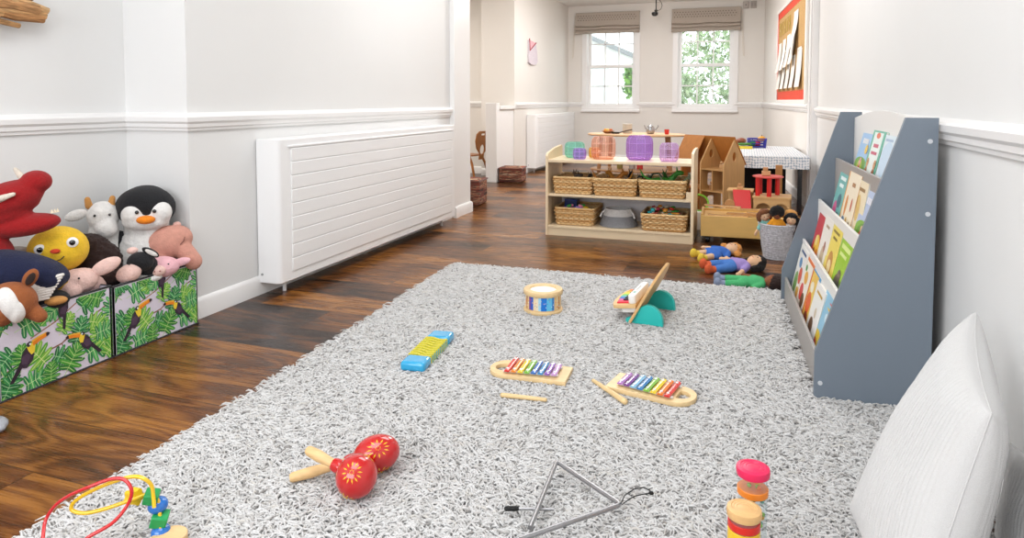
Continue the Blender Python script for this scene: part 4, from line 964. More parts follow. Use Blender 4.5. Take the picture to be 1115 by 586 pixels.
# big pink one at right
t = thing('plush_pink_animal', 'large dusty pink soft toy slumped on the right end of the storage box', 'soft toy', (-2.615, 2.505, .22), R(47))
b_ = blob('body', PB(('e', (-.015, .02, .19), (.105, .075, .085), (0, -.25, 0)), ('e', (.03, .02, .21), (.075, .06, .065)), ('c', (.05, .0, .17), (.10, -.03, .10), .045, .042), ('e', (-.06, .0, .13), (.07, .06, .06))), plush('plush_dusty_pink', 'CF9584'), t, VX, 4)
blob('ear', PB(('e', (.035, .03, .275), (.02, .01, .016))), PINKP, t, .004, 2); blob('ear', PB(('e', (-.055, .03, .272), (.018, .01, .014))), PINKP, t, .004, 2)
q = MB(); q.tube([(.045, -.045, .19), (.06, -.043, .205), (.066, -.04, .225)], .0025, 6, col=hx('8E5A4C')); q.build('stitched_mouth', FABRIC, t)
# pig
t = thing('plush_pig', 'small pale pink pig face resting on the rim of the right storage box', 'soft toy', (-2.565, 2.405, .24), R(44))
hd = blob('head', PB(('e', (0, 0, .085), (.080, .058, .050)), ('c', (0, .03, .06), (0, .10, .02), .05, .05)), PIGP, t, .005, 4)
sn = blob('snout', PB(('e', (-.012, -.052, .080), (.036, .022, .026))), PALEP, t, .004, 3)
for s_ in (-1, 1):
    q = MB(); q.ell((-.012 + s_ * .011, -.074, .082), (.003, .003, .004), n=8, m=6, col=hx('A0605E')); q.build('nostril', MATTE, sn)
    eye(hd, (s_ * .036 - .004, -.044, .104), .0048)
blob('ear', PB(('e', (-.062, .0, .115), (.028, .012, .022), (0, .8, 0))), PIGP, t, .004, 3); blob('ear', PB(('e', (.085, .0, .100), (.042, .013, .020), (0, -.2, 0))), PIGP, t, .004, 3)
# black and pink calf
t = thing('plush_black_calf', 'black soft calf with pink muzzle hanging its head in front of the penguin', 'soft toy', (-2.585, 2.27, .25), R(47))
hd = blob('head', PB(('e', (0.03, 0, .125), (.055, .05, .045)), ('c', (.04, .02, .12), (.07, .08, .05), .045, .06)), BLACKP, t, .005, 4)
blob('muzzle', PB(('e', (-.015, -.035, .085), (.052, .045, .040), (0, -.35, 0))), PALEP, t, .005, 4)
blob('ear', PB(('e', (.072, -.01, .165), (.042, .012, .017), (0, .6, 0))), BLACKP, t, .004, 3)
q = MB(); q.ell((.075, -.022, .165), (.030, .006, .010), rot=(0, .6, 0), n=16, m=8, col=hx('D8D4D0')); q.build('inner_ear', PLUSH, t)
blob('horn', PB(('e', (0, .02, .175), (.024, .02, .016))), PALEP, t, .004, 3)
eye(hd, (-.012, -.045, .128), .004)
blob('blanket', PB(('e', (.0, .04, .040), (.12, .05, .030))), WHITEP, t, .005, 3)
# pale pink floppy pig with large muzzle
t = thing('plush_pale_pig', 'pale pink fluffy pig with flopped ear lying over the rim between the boxes', 'soft toy', (-2.625, 2.035, .235), R(47))
hd = blob('head', PB(('e', (0, 0, .112), (.082, .062, .052), (0, -.15, 0)), ('e', (-.030, -.045, .085), (.052, .04, .042)), ('c', (0.02, .03, .10), (.05, .08, .06), .05, .05)), PALEP, t, .005, 4, .004, .012)
blob('ear', PB(('e', (.105, -.01, .165), (.062, .018, .032), (0, -.45, 0))), PALEP, t, .005, 3)
for dx in (-.010, .010):
    q = MB(); q.ell((-.055 + dx, -.085, .088), (.003, .002, .004), n=8, m=6, col=hx('7A4038')); q.build('nostril', MATTE, hd)
eye(hd, (.012, -.068, .138), .0045)
# yellow smiling face
t = thing('plush_smiling_toy', 'round yellow smiling plush face with red nose among the toys', 'soft toy', (-2.72, 2.03, .30), R(45))
hd = blob('head', PB(('e', (0, 0, .175), (.112, .098, .098))), YELP, t, VX, 2)
for s_ in (-1, 1): eye(hd, (s_ * .056 + .005, -.082, .205 + .010 * s_), .0115, 1)
q = MB(); q.ell((.003, -.101, .187), (.018, .010, .010), n=16, m=10, col=hx('D04422')); q.build('nose', PLUSH, hd)
q = MB(); q.tube([(-.030, -.0985, .160), (-.015, -.101, .149), (.003, -.102, .146), (.021, -.101, .151), (.033, -.098, .163)], .0022, 6, col=hx('2A1A14')); q.build('smile', FABRIC, hd)
# navy whale
t = thing('plush_whale', 'large navy blue whale soft toy with ribbed white belly in the left box', 'soft toy', (-2.64, 1.785, .245), R(47))
hd = blob('body', PB(('e', (-.03, .02, .20), (.22, .10, .085), (0, .22, 0)), ('e', (.09, .0, .18), (.09, .075, .06), (0, .5, 0)), ('e', (-.12, 0, .14), (.12, .09, .10))), NAVYP, t, .007, 4)
q = MB()
for k in range(9):
    f = k / 8; q.cap((-.02 - .02 * f, -.075 - .010 * math.sin(PI * f), .150 - .06 * f), (.165 - .05 * f, -.045, .180 - .085 * f), .010, .006, col=hx('E8E4DE'))
q.build('ribbed_belly', PLUSH, hd)
# red dinosaur
t = thing('plush_red_dinosaur', 'red horned dinosaur soft toy with open jaws at the left edge', 'soft toy', (-2.765, 1.765, .285), R(47))
hd = blob('body', PB(('e', (.075, 0, .425), (.135, .085, .070), (0, -.38, 0)), ('e', (.175, 0, .495), (.055, .055, .045)), ('e', (.07, 0, .385), (.09, .07, .06)), ('e', (.13, 0, .43), (.06, .06, .05)), ('e', (.13, 0, .325), (.125, .07, .044), (0, -.10, 0)), ('e', (-.02, .02, .36), (.10, .10, .13)), ('e', (-.04, .0, .22), (.14, .10, .10)), ('c', (.0, -.05, .20), (.09, -.08, .17), .045, .035)), REDP, t, .007, 3)
blob('frill', PB(('e', (-.06, -.02, .43), (.06, .10, .10), (0, .3, 0))), REDP, t, VX, 3)
for p0, p1 in (((.045, -.085, .435), (.115, -.09, .460)), ((.135, .02, .500), (.105, .03, .545))):
    blob('horn', PB(('c', p0, p1, .017, .008)), CREAMP, t, .004, 2)
q = MB()
for k in range(3): q.lathe([(.007, 0), (.0001, .016)], 8, M=Matrix.Translation((.225 + .008 * k, -.015 + .012 * k, .368)), col=hx('E6D8BE'))
q.build('teeth', MATTE, hd)
# pale toy behind the dinosaur's jaw
t = thing('plush_grey_toy', 'pale grey soft toy under the red dinosaur jaw, mostly hidden', 'soft toy', (-2.84, 1.93, .28), R(47))
blob('body', PB(('e', (0, 0, .12), (.12, .07, .10))), plush('plush_light_grey', 'B4AEA8'), t, .007, 3)
# brown and white horse
t = thing('plush_horse', 'brown soft horse with a white blaze, leaning over the rim at far left', 'soft toy', (-2.545, 1.715, .255), R(47))
hd = blob('head', PB(('e', (0, 0, .105), (.082, .06, .072), (0, .3, 0)), ('e', (-.05, -.01, .07), (.07, .055, .055)), ('c', (.06, .0, .06), (.085, -.01, .04), .03, .025)), BROWNP, t, .005, 3)
blob('blaze', PB(('e', (-.0, -.028, .105), (.038, .046, .066), (0, -.35, 0)), ('e', (.018, -.03, .08), (.030, .040, .05))), WHITEP, hd, .005, 3)
blob('ear', PB(('e', (.058, .0, .185), (.024, .014, .038), (0, .5, 0))), BROWNP, t, .004, 3)
q = MB(); q.ell((.060, -.012, .184), (.013, .006, .025), rot=(0, .5, 0), n=14, m=8, col=hx('2A1A14')); q.build('inner_ear', PLUSH, t)
# spotted toy (tan and black)
t = thing('plush_spotted_toy', 'black and tan spotted soft toy low behind the rim, beside the horse', 'soft toy', (-2.60, 1.86, .235), R(47))
hd = blob('body', PB(('e', (0, 0, .08), (.10, .06, .045)), ('e', (-.05, .0, .06), (.06, .05, .04))), BLACKP, t, .005, 3)
for p, r_ in (((-.035, -.035, .105), (.034, .022, .018)), ((.05, -.04, .085), (.045, .025, .018)), ((.0, -.055, .065), (.02, .015, .012))):
    blob('tan_patch', PB(('e', p, r_)), TANP, hd, .004, 2)
# small yellow peek
t = thing('plush_yellow_toy', 'mustard yellow soft toy peeping from under the whale belly', 'soft toy', (-2.66, 1.95, .24), R(47))
blob('body', PB(('e', (0, 0, .10), (.085, .05, .045))), plush('plush_mustard', 'C99A2E'), t, .005, 3)

# driftwood on the left wall
t = thing('driftwood', 'weathered brown driftwood piece mounted high on the left wall', 'driftwood', (-2.93, 1.75, 1.50))
q = MB(); g = random.Random(5)
def jag(mb, y0, y1, z0, z1, r0, r1, c):
    n = 9; pts = []; rr = []
    for k in range(n): f = k / (n - 1); pts.append((.0 + .012 * g.uniform(-1, 1), y0 + (y1 - y0) * f, z0 + (z1 - z0) * f + .010 * g.uniform(-1, 1))); rr.append((r0 + (r1 - r0) * f) * g.uniform(.8, 1.15))
    mb.tube(pts, rr, 7, col=hx(c))
for k, (a, b, c, d, r0, r1, cc) in enumerate([(-.5, .38, .02, .0, .055, .030, 'B98A5C'), (-.5, .415, -.02, -.03, .045, .022, 'C79A68'), (-.5, .36, .07, .045, .04, .02, '8C6440'), (-.5, .40, .0, -.045, .03, .016, 'A9794C'), (-.4, .30, -.035, -.075, .03, .012, 'B78A5A'), (-.2, .425, .03, .005, .02, .016, 'D0A878')]):
    jag(q, a, b, c, d, r0, r1, cc)
WOODR = mat('weathered_wood', rough=.9, nscale=14, namt=.55, bscale=30, bump=1, stretch=(6, 1, 6))
q.build('trunk', WOODR, t, ang=25)
# ================================================================== BACKGROUND THINGS
# roman blinds
BLIND = mat('blind_cloth', hx('BDB1A5'), rough=.95, nscale=160, namt=.14, bscale=300, bump=.3)
def blind(label, W, ztop, zbot):
    x0, x1 = W; t = thing('roman_blind', label, 'blind', ((x0 + x1) / 2, FY - .03, zbot), 0, 'roman blinds over the far windows'); w_ = (x1 - x0) / 2; H_ = ztop - zbot
    q = MB(); n = 30
    prof = [(-.035, H_), (-.040, H_ * .85), (-.045, H_ * .62), (-.075, H_ * .46), (-.095, H_ * .36), (-.055, H_ * .33), (-.095, H_ * .27), (-.105, H_ * .20), (-.060, H_ * .175), (-.10, H_ * .10), (-.11, .02), (-.07, 0), (-.03, .0), (-.02, H_)]
    vs = []; fs = []; m_ = len(prof)
    for i in range(n + 1):
        u = -w_ + 2 * w_ * i / n
        for k, (y, z) in enumerate(prof): vs.append((u, y + .004 * math.sin(i * 1.3 + k), z + (.006 * math.sin(i * .35 + k * .4) if 2 < k < 12 else 0)))
    for i in range(n):
        for k in range(m_): j = (k + 1) % m_; fs.append((i * m_ + k, i * m_ + j, (i + 1) * m_ + j, (i + 1) * m_ + k))
    fs += [tuple(range(m_))[::-1], tuple(n * m_ + k for k in range(m_))]
    q.add(vs, fs, col=hx('A3968A')); b = q.build('folded_cloth', BLIND, t, ang=30)
    q = MB()
    for i in range(22):
        for j in range(5):
            u = -w_ + .05 + (2 * w_ - .1) * (i + .5 * (j % 2)) / 22; z = H_ * (.45 + .10 * j); q.box((u - .007, -.0500 - .012 * max(0, 1 - j), z - .008), (u + .007, -.030, z + .008), col=hx('756A60'))
    q.build('woven_spots', MATTE, b)['kind'] = 'stuff'
    q = MB(); q.box((-w_, -.03, H_ - .015), (w_, .012, H_ + .005), col=hx('8F8378')); q.build('headrail', MATTE, t)
    s_ = 1 if x0 > -2 else -1
    q = MB(); xx = s_ * (w_ + .02); q.tube([(xx, -.02, H_ * .9), (xx + .01 * s_, -.02, -.1), (xx + .03 * s_, -.02, -.42), (xx + .045 * s_, -.02, -.44), (xx + .03 * s_, -.02, -.1), (xx + .01, -.02, H_ * .9)], .0025, 5, col=hx('D8CCBA')); q.build('pull_cord', MATTE, t)
blind('taupe roman blind with folded hem over the left far window', (-2.99, -1.82), 2.70, 2.32)
blind('taupe roman blind with folded hem over the right far window', (-1.26, -.11), 2.70, 2.30)

# black spotlight on the ceiling
p = at_y(714.5, 1, 11.6); t = thing('ceiling_spotlight', 'small black spotlight on a short rod with looping cable at the far ceiling', 'light', (p.x, 11.6, 2.62))
bk = hx('17130F')
q = MB(); q.lathe([(.045, .205), (.045, .213), (.02, .22)][::-1] if 0 else [(.0001, .195), (.02, .195), (.045, .212), (.045, .22)], 20, col=bk); q.build('ceiling_rose', PAINT, t)
q = MB(); q.cyl((0, 0, .0), (0, 0, .2), .009, n=10, col=bk); q.build('rod', PAINT, t)
q = MB(); q.lathe([(.0001, -.10), (.030, -.10), (.050, -.085), (.055, -.045), (.045, -.038)], 24, col=bk, M=Matrix.Translation((-.02, 0, 0))); q.ell((0, 0, -.012), (.03, .03, .022), col=hx('4A443C')); q.build('lamp_head', PAINT, t)
q = MB(); q.tube([(.02, 0, .17), (.05, 0, .165), (.085, 0, .12), (.10, 0, .07), (.08, 0, .01), (.04, 0, -.01), (.0, 0, -.01)], .005, 6, col=bk); q.build('cable', PAINT, t)

# grey boxes high on the far wall
for x, nm in ((-.05, 'grey alarm box with a black dot high on the far wall'), (.075, 'grey alarm box with slots high on the far wall, right of its pair')):
    t = thing('alarm_box', nm, 'alarm box', (x + .02, FY - .012, 2.70))
    q = MB(); q.box((-.048, -.02, -.03), (.048, .012, .09), col=hx('B4ABA4')); b = q.build('housing', PAINT, t, bevel=.004)
    q = MB()
    if x < 0: q.cyl((0, -.022, .03), (0, -.019, .03), .010, n=12, col=hx('3A3430')); q.build('sensor', PAINT, t)
    else:
        q.box((-.03, -.0215, .0), (-.02, -.019, .06), col=hx('8C837C')); q.build('slot', PAINT, t)
        q = MB(); q.box((.015, -.0215, .0), (.025, -.019, .06), col=hx('8C837C')); q.build('slot', PAINT, t)

# notice board
t = thing('notice_board', 'cork notice board with scalloped red border and white frame on the right wall', 'notice board', far_right(0, 0, 0), math.atan(.0686))
# local frame: -X out of the wall, +Y away from the camera
u0, u1, z0, z1 = .30, 2.92, 1.05, 2.34
q = MB(); q.plate([rect(u0, z0, u1, z1), rect(u0 + .09, z0 + .06, u1 - .05, z1 - .05)[::-1]], -.026, -.002, M=YZ, col=hx('F2F0EC')); q.build('frame', PAINT, t, bevel=.003)
a, b, c, d = u0 + .09, u1 - .05, z0 + .06, z1 - .05
q = MB(); q.box((-.012, a, c), (-.002, b, d), col=hx('C9A26A')); q.build('cork', mat('cork_board', rough=.95, nscale=120, namt=.25), t)
q = MB()
def scal(n, f):
    for k in range(n): q.plate([f(k / n, (k + 1) / n)], -.0145, -.0125, M=YZ, col=hx('DE4A30'))
scal(22, lambda s, e: [(a + (b - a) * s, c), (a + (b - a) * e, c), (a + (b - a) * e, c + .095), (a + (b - a) * (s + e) / 2, c + .115), (a + (b - a) * s, c + .095)])
scal(22, lambda s, e: [(a + (b - a) * e, d), (a + (b - a) * s, d), (a + (b - a) * s, d - .075), (a + (b - a) * (s + e) / 2, d - .095), (a + (b - a) * e, d - .075)])
scal(12, lambda s, e: [(a, c + (d - c) * e), (a, c + (d - c) * s), (a + .06, c + (d - c) * s), (a + .08, c + (d - c) * (s + e) / 2), (a + .06, c + (d - c) * e)])
scal(12, lambda s, e: [(b, c + (d - c) * s), (b, c + (d - c) * e), (b - .06, c + (d - c) * e), (b - .08, c + (d - c) * (s + e) / 2), (b - .06, c + (d - c) * s)])
q.build('scalloped_border', MATTE, t, smooth=False)
g = random.Random(2)
def sheet(y_, z_, w_, h_, curl, cc='EFEBE3'):
    q = MB(); n = 6; vs = []; fs = []
    for k in range(n + 1):
        f = k / n; dx = -.016 - curl * f ** 2
        vs += [(dx, y_ - w_ / 2, z_ - h_ * f), (dx, y_ + w_ / 2, z_ - h_ * f), (dx - .0015, y_ - w_ / 2, z_ - h_ * f), (dx - .0015, y_ + w_ / 2, z_ - h_ * f)]
    for k in range(n):
        i = 4 * k; fs += [(i, i + 1, i + 5, i + 4), (i + 2, i + 6, i + 7, i + 3), (i, i + 4, i + 6, i + 2), (i + 1, i + 3, i + 7, i + 5)]
    q.add(vs, fs, col=hx(cc))
    for k in range(7): q.box((-.0180, y_ - w_ * .36, z_ - .03 - k * .012), (-.0176, y_ + w_ * g.uniform(.1, .36), z_ - .034 - k * .012), col=hx('A9A49C'))
    o = q.build('pinned_sheet', MATTE, t, smooth=False)
for k in range(4): sheet(b - .30 - k * .42, d - .42 + .02 * k, .30, .40, .05)
sheet(b - 1.75, d - .16, .34, .46, .09); sheet(b - 2.1, d - .62, .30, .42, .03)
for k in range(4): sheet(b - .28 - k * .44, c + .52, .30, .38, .035, 'EDE9E0')
sheet(b - 2.05, c + .58, .32, .44, .03)
q = MB(); GOLD = hx('CDAE4A')
for k in range(5):          # gold cut-out letters
    y_ = b - .25 - k * .24; zz = d - .33
    q.box((-.020, y_ - .05, zz), (-.016, y_ - .025, zz + .18), col=GOLD); q.box((-.020, y_ + .03, zz), (-.016, y_ + .055, zz + .18), col=GOLD); q.box((-.020, y_ - .05, zz + (.15 if k % 2 else .07)), (-.016, y_ + .055, zz + (.18 if k % 2 else .10)), col=GOLD)
q.build('gold_lettering', PAINT, t)

# paper slipper on the far left wall
p = at_x(579, 60, -3.15); t = thing('paper_decoration', 'small pale patterned paper shape with dark red edging on the far left wall', 'decoration', (-3.149, p.y, 1.66), R(0))
q = MB(); sh = [(-.22, .02), (-.09, -.01), (.13, .0), (.22, .05), (.19, .20), (.11, .33), (-.22, .36)]
q.plate([sh], .0, .03, M=YZ, col=hx('DCD2DA')); q.build('paper_body', mat('speckled_paper', rough=.8, nscale=60, namt=.18), t, bevel=.008)
q = MB(); q.tube([(.034, -.22, .38), (.034, -.20, .20), (.034, .12, .34)], .008, 6, col=hx('A02838')); q.build('red_edging', MATTE, t)
q = MB(); q.plate([[(-.19, .215), (.09, .335), (-.21, .36)]], .028, .032, M=YZ, col=hx('E8B4BC')); q.build('pink_opening', MATTE, t)

# chair in the hall
def chair():
    t = thing('child_chair', 'small wooden child chair with pierced back, seen through the opening on the left', 'chair', (-3.70, 8.80, 0), R(-105))
    W_ = mat('bent_beech', hx('A5682E'), rough=.35, nscale=8, namt=.12, stretch=(6, 6, 1))
    # local: seat faces -Y
    q = MB(); q.plate([rrect(-.18, -.18, .18, .17, .06)], .325, .343, bev=.004); q.build('seat', W_, t)
    q = MB(); out = [(-.055, .30), (-.05, .38), (-.13, .46), (-.165, .56), (-.15, .66), (-.09, .70), (.09, .70), (.15, .66), (.165, .56), (.13, .46), (.05, .38), (.055, .30)]
    q.plate([out, [(x, y) for x, y in rrect(-.045, .64, .045, .665, .012)][::-1], circ(0, .44, .05, 16, .07)[::-1]], -.20, -.185, M=Matrix.Rotation(R(-6), 4, 'X') @ XZ, bev=.003); q.build('backrest', W_, t)
    for x in (-.14, .14):
        for y0, y1 in ((-.12, -.19), (.12, .24)):
            q = MB(); q.tube([(x, y0, .325), (x * 1.08, (y0 + y1) / 2, .22), (x * 1.2, y1, 0)], [.020, .018, .015], 8); q.build('leg', W_, t)
chair()

# woven block seats
def kilim():
    m = bpy.data.materials.new('striped_kilim'); m.use_nodes = True; nt = m.node_tree; N = nt.nodes; L = nt.links; p = N['Principled BSDF']; p.inputs['Roughness'].default_value = .95
    tc = N.new('ShaderNodeTexCoord'); mp = N.new('ShaderNodeMapping'); mp.inputs['Scale'].default_value = (2.2, 2.2, 34); L.new(tc.outputs['Object'], mp.inputs[0])
    n = N.new('ShaderNodeTexNoise'); n.inputs['Scale'].default_value = 1.3; n.inputs['Detail'].default_value = 3; L.new(mp.outputs[0], n.inputs['Vector'])
    cr = N.new('ShaderNodeValToRGB'); cr.color_ramp.interpolation = 'CONSTANT'; e = cr.color_ramp.elements; e[0].color = (*hx('3A2A26'), 1); e[1].position = .40; e[1].color = (*hx('7A3A2E'), 1)
    for ps, c in ((.46, '5C4238'), (.50, 'B08A68'), (.53, '8C4A3A'), (.57, '3E2A28'), (.61, 'C2A688'), (.66, '9A5A44')): k = e.new(ps); k.color = (*hx(c), 1)
    L.new(n.outputs[0], cr.inputs[0]); L.new(cr.outputs[0], p.inputs['Base Color'])
    b = N.new('ShaderNodeBump'); b.inputs['Strength'].default_value = .6; L.new(n.outputs[0], b.inputs['Height']); L.new(b.outputs[0], p.inputs['Normal']); return m
KIL = kilim()
def cube_seat(label, loc, s_, rz):
    t = thing('woven_seat_cube', label, 'pouffe', loc, rz, 'woven striped seat cubes on the floor')
    q = MB(); q.box((-s_[0] / 2, -s_[1] / 2, 0), (s_[0] / 2, s_[1] / 2, s_[2])); q.build('padded_body', KIL, t, bevel=.025, seg=4)
    q = MB(); z = s_[2] - .012; q.tube([(-s_[0] / 2, -s_[1] / 2, z), (s_[0] / 2, -s_[1] / 2, z), (s_[0] / 2, s_[1] / 2, z), (-s_[0] / 2, s_[1] / 2, z)], .009, 6, True, col=hx('6E4034')); q.build('piping', FABRIC, t)
cube_seat('dark red and brown woven seat cube half hidden behind the white pier', (-2.79, 6.62, 0), (.34, .34, .27), R(6))
cube_seat('brown striped woven seat cube on the floor by the low white post', (-2.99, 8.66, 0), (.32, .36, .20), R(8))

# round table behind the shelf, with its tea things
t = thing('round_table', 'low round wooden play table with a lower shelf, behind the toy shelf', 'table', (-1.18, 7.75, 0))
tw = hx('C79A6A')
q = MB(); q.lathe([(.0001, .70), (.55, .70), (.56, .71), (.55, .722), (.0001, .722)], 40, col=hx('D9B084'), sy=.62); q.build('tabletop', WOOD, t)
q = MB(); q.lathe([(.0001, .30), (.52, .30), (.53, .31), (.52, .32), (.0001, .32)], 40, col=hx('B98A5C'), sy=.58); q.build('lower_shelf', WOOD, t)
for x, y in ((-.42, -.15), (.42, -.15), (-.36, .2), (.36, .2)):
    q = MB(); q.cyl((x, y, 0), (x * .9, y * .9, .70), .020, .022, 12, col=hx('A8774A')); q.build('leg', WOOD, t)
def put(name, label, cat, loc, prof, c, n=18, extra=None, m=PAINT, part='body', group=None):
    t = thing(name, label, cat, loc, 0, group); q = MB(); q.lathe(prof, n, col=hx(c)); q.build(part, m, t)
    if extra: extra(t)
    return t
def teapot(t):
    q = MB(); q.tube([(.03, 0, .06), (.06, 0, .05), (.085, 0, .085), (.08, 0, .10)], .007, 6, col=hx('DDDAD6')); q.build('handle', METAL, t)
    q = MB(); q.tube([(-.03, 0, .04), (-.06, 0, .07), (-.07, 0, .10)], [.010, .008, .006], 8, col=hx('DDDAD6')); q.build('spout', METAL, t)
put('steel_teapot', 'small shiny steel toy teapot on the round table', 'teapot', (-1.015, 7.72, .722), [(.035, 0), (.05, .03), (.045, .07), (.03, .09), (.012, .10), (.0001, .115)], 'D8D6D2', m=METAL, extra=teapot)
put('red_cup', 'small red cup on the right of the round table', 'cup', (-.83, 7.68, .722), [(.022, 0), (.028, .055), (.025, .055), (.019, .006), (.0001, .006)], 'D02A22', extra=lambda t: None)
put('toy_jar', 'pale glass jar with a flat lid on the round table, behind the violet block', 'jar', (-1.29, 7.80, .722), [(.05, 0), (.055, .02), (.055, .085), (.05, .09), (.056, .092), (.056, .108), (.0001, .11)], 'CFC6B8')
def fruit(t):
    for x, y, c in ((-.03, .0, 'E8A23A'), (.03, .01, 'C86A2E'), (.0, -.03, 'D8B04A')):
        q = MB(); q.ell((x, y, .035), (.022, .022, .02), n=12, m=8, col=hx(c)); q.build('wooden_fruit', PAINT, t)
put('fruit_bowl', 'shallow wooden bowl of orange play fruit on the left of the round table', 'bowl', (-1.50, 7.72, .722), [(.035, 0), (.075, .028), (.072, .030), (.03, .006), (.0001, .006)], 'B57A42', extra=fruit)
t = thing('frying_pan', 'small dark toy pan with its handle sticking out over the round table', 'pan', (-1.40, 7.66, .722)); q = MB(); q.lathe([(.04, 0), (.055, .018), (.052, .018), (.038, .003), (.0001, .003)], 24, col=hx('2A2624')); q.build('pan_body', PAINT, t)
q = MB(); q.tube([(.05, 0, .015), (.12, -.01, .035), (.19, -.02, .05)], .007, 8, col=hx('3A2A20')); q.build('handle', PAINT, t)
for x, c, nm in ((-1.36, '8C7A3A', 'olive green tin'), (-1.22, 'A49C98', 'grey tin'), (-1.13, 'C8302A', 'red tin')):
    put('play_tin', nm + ' on the lower shelf of the round table', 'tin', (x, 7.72, .32), [(.035, 0), (.035, .10), (.033, .104), (.0001, .104)], c, extra=lambda t: None)

# dolls' house
HW = mat('dolls_house_ply', hx('C79A62'), rough=.5, nscale=6, namt=.1, stretch=(6, 6, 1))
HWD = mat('dolls_house_orange_ply', hx('B87636'), rough=.5, nscale=6, namt=.1, stretch=(6, 6, 1))
t = thing('dolls_house', 'open wooden dolls house with pointed gable walls and stairs, behind the toy shelf', "doll's house", (-.27, 6.62, 0), R(-36))
gable = [(-.15, .0), (.15, 0), (.15, .52), (.0, .74), (-.15, .52)]
def gw(x, holes, m_, nm):
    q = MB(); q.plate([gable] + [h[::-1] for h in holes], x, x + .012, M=YZ); q.build(nm, m_, t, bevel=.001)
gw(-.05, [circ(.0, .60, .03, 12, .04), rrect(-.05, .30, .05, .42, .02), rrect(-.05, .06, .05, .2, .02)], HW, 'gable_wall')
gw(.21, [circ(-.0, .585, .028, 12, .045)], HW, 'gable_wall')
gw(-.28, [circ(.0, .58, .06, 14, .07), rrect(-.06, .26, .06, .40, .03)], HWD, 'gable_wall')
for z in (.255, .455):
    q = MB(); q.box((-.038, -.14, z), (.21, .14, z + .012)); q.build('floor_board', HW, t)
q = MB(); q.box((-.27, -.14, .27), (-.04, .14, .282)); q.build('floor_board', HWD, t)
q = MB(); q.box((-.29, -.16, .0), (.222, .16, .012)); q.build('base_board', HW, t)
q = MB(); q.box((.07, -.13, .267), (.08, .13, .455)); q.build('partition_wall', HW, t)
# back roof slope panels
def slope(x0, x1, m_, nm, s_):
    q = MB(); vs = []
    for x in (x0, x1):
        for f, dz in ((0, 0), (1, 0), (1, .012), (0, .012)): vs.append((x, s_ * (.17 * (1 - f) + .0 * f), .50 + .255 * f + dz))
    q.add(vs, [(0, 1, 2, 3), (7, 6, 5, 4), (0, 4, 5, 1), (1, 5, 6, 2), (2, 6, 7, 3), (3, 7, 4, 0)]); q.build(nm, m_, t)
slope(-.06, .225, HWD, 'roof_panel', 1); slope(-.36, -.06, HWD, 'roof_panel', 1); slope(-.36, -.12, HWD, 'roof_panel', -1)
q = MB()
for k in range(8): q.box((-.10 - .012 * k, -.21, .02 + .028 * (7 - k)), (.0 - .012 * k, -.185, .03 + .028 * (7 - k) + .008))
q.tube([(.01, -.185, .26), (-.09, -.21, .01)], .006, 6); q.tube([(-.10, -.185, .26), (-.20, -.21, .01)], .006, 6); q.build('stairs', HWD, t)
for x, y, z, c, nm in ((.12, -.05, .467, 'C8A070', 'small wooden doll on the top floor of the dolls house'), (.0, -.04, .267, 'A87848', 'brown wooden chair on the middle floor of the dolls house'), (.12, -.06, .012, 'B58A58', 'small wooden cupboard on the ground floor of the dolls house')):
    th_ = Matrix.Translation((-.27, 6.62, 0)) @ Matrix.Rotation(R(-36), 4, 'Z') @ Vector((x, y, z))
    f_ = thing('wooden_toy_figure', nm, 'toy', th_, R(-14)); q = MB(); q.box((-.018, -.015, 0), (.018, .015, .045), col=hx(c)); q.build('body', WOOD, f_, bevel=.004); q = MB(); q.ell((0, 0, .06), (.014, .014, .014), n=12, m=8, col=hx(c)); q.build('head', WOOD, f_)
# toy garage with red ramp
t = thing('toy_garage', 'wooden toy garage with red ramp and red pillared upper deck', 'toy garage', (.10, 6.05, 0), R(-4))
GB = mat('garage_ply', hx('D6AC74'), rough=.5, nscale=6, namt=.08); RD = mat('red_paint', hx('CC1C1C'), rough=.4)
q = MB(); arch = lambda x0, x1, h_: [(x0, .16)] + [((x0 + x1) / 2 - (x1 - x0) / 2 * math.cos(a), .20 + h_ * math.sin(a)) for a in [PI * k / 10 for k in range(11)]] + [(x1, .16)]
q.plate([rect(-.02, .0, .26, .29), arch(.0, .115, .05)[::-1], arch(.135, .25, .05)[::-1]], .10, .112, M=XZ); q.build('arched_front', GB, t)
q = MB(); q.box((-.03, -.12, .29), (.27, .14, .303)); q.build('deck', GB, t)
q = MB(); q.box((-.03, .12, 0), (.27, .132, .29)); q.build('back_wall', GB, t)
q = MB(); q.box((-.24, -.04, .325), (-.03, .14, .338)); q.build('side_deck', GB, t)
q = MB(); q.box((-.24, .12, .0), (-.03, .132, .325)); q.build('back_wall', GB, t)
q = MB(); q.add([(-.19, -.05, .335), (-.05, -.05, .335), (-.02, -.26, .10), (-.15, -.26, .10), (-.19, -.05, .345), (-.05, -.05, .345), (-.02, -.26, .11), (-.15, -.26, .11)], [(3, 2, 1, 0), (4, 5, 6, 7), (0, 1, 5, 4), (1, 2, 6, 5), (2, 3, 7, 6), (3, 0, 4, 7)]); q.build('ramp', RD, t)
q = MB(); q.box((-.215, -.26, .0), (-.205, .12, .20)); q.build('ramp_support', GB, t)
for x, y in ((.01, -.06), (.10, -.09), (.16, .05), (.02, .08)):
    q = MB(); q.cyl((x, y, .303), (x, y, .455), .019, n=14); q.build('pillar', RD, t)
q = MB(); q.lathe([(.0001, 0), (.12, 0), (.125, .007), (.12, .014), (.0001, .014)], 8, col=hx('CC3A3A'), M=Matrix.Translation((.085, 0, .455))); q.build('upper_deck', mat('rose_paint', hx('D2504C'), rough=.45), t)
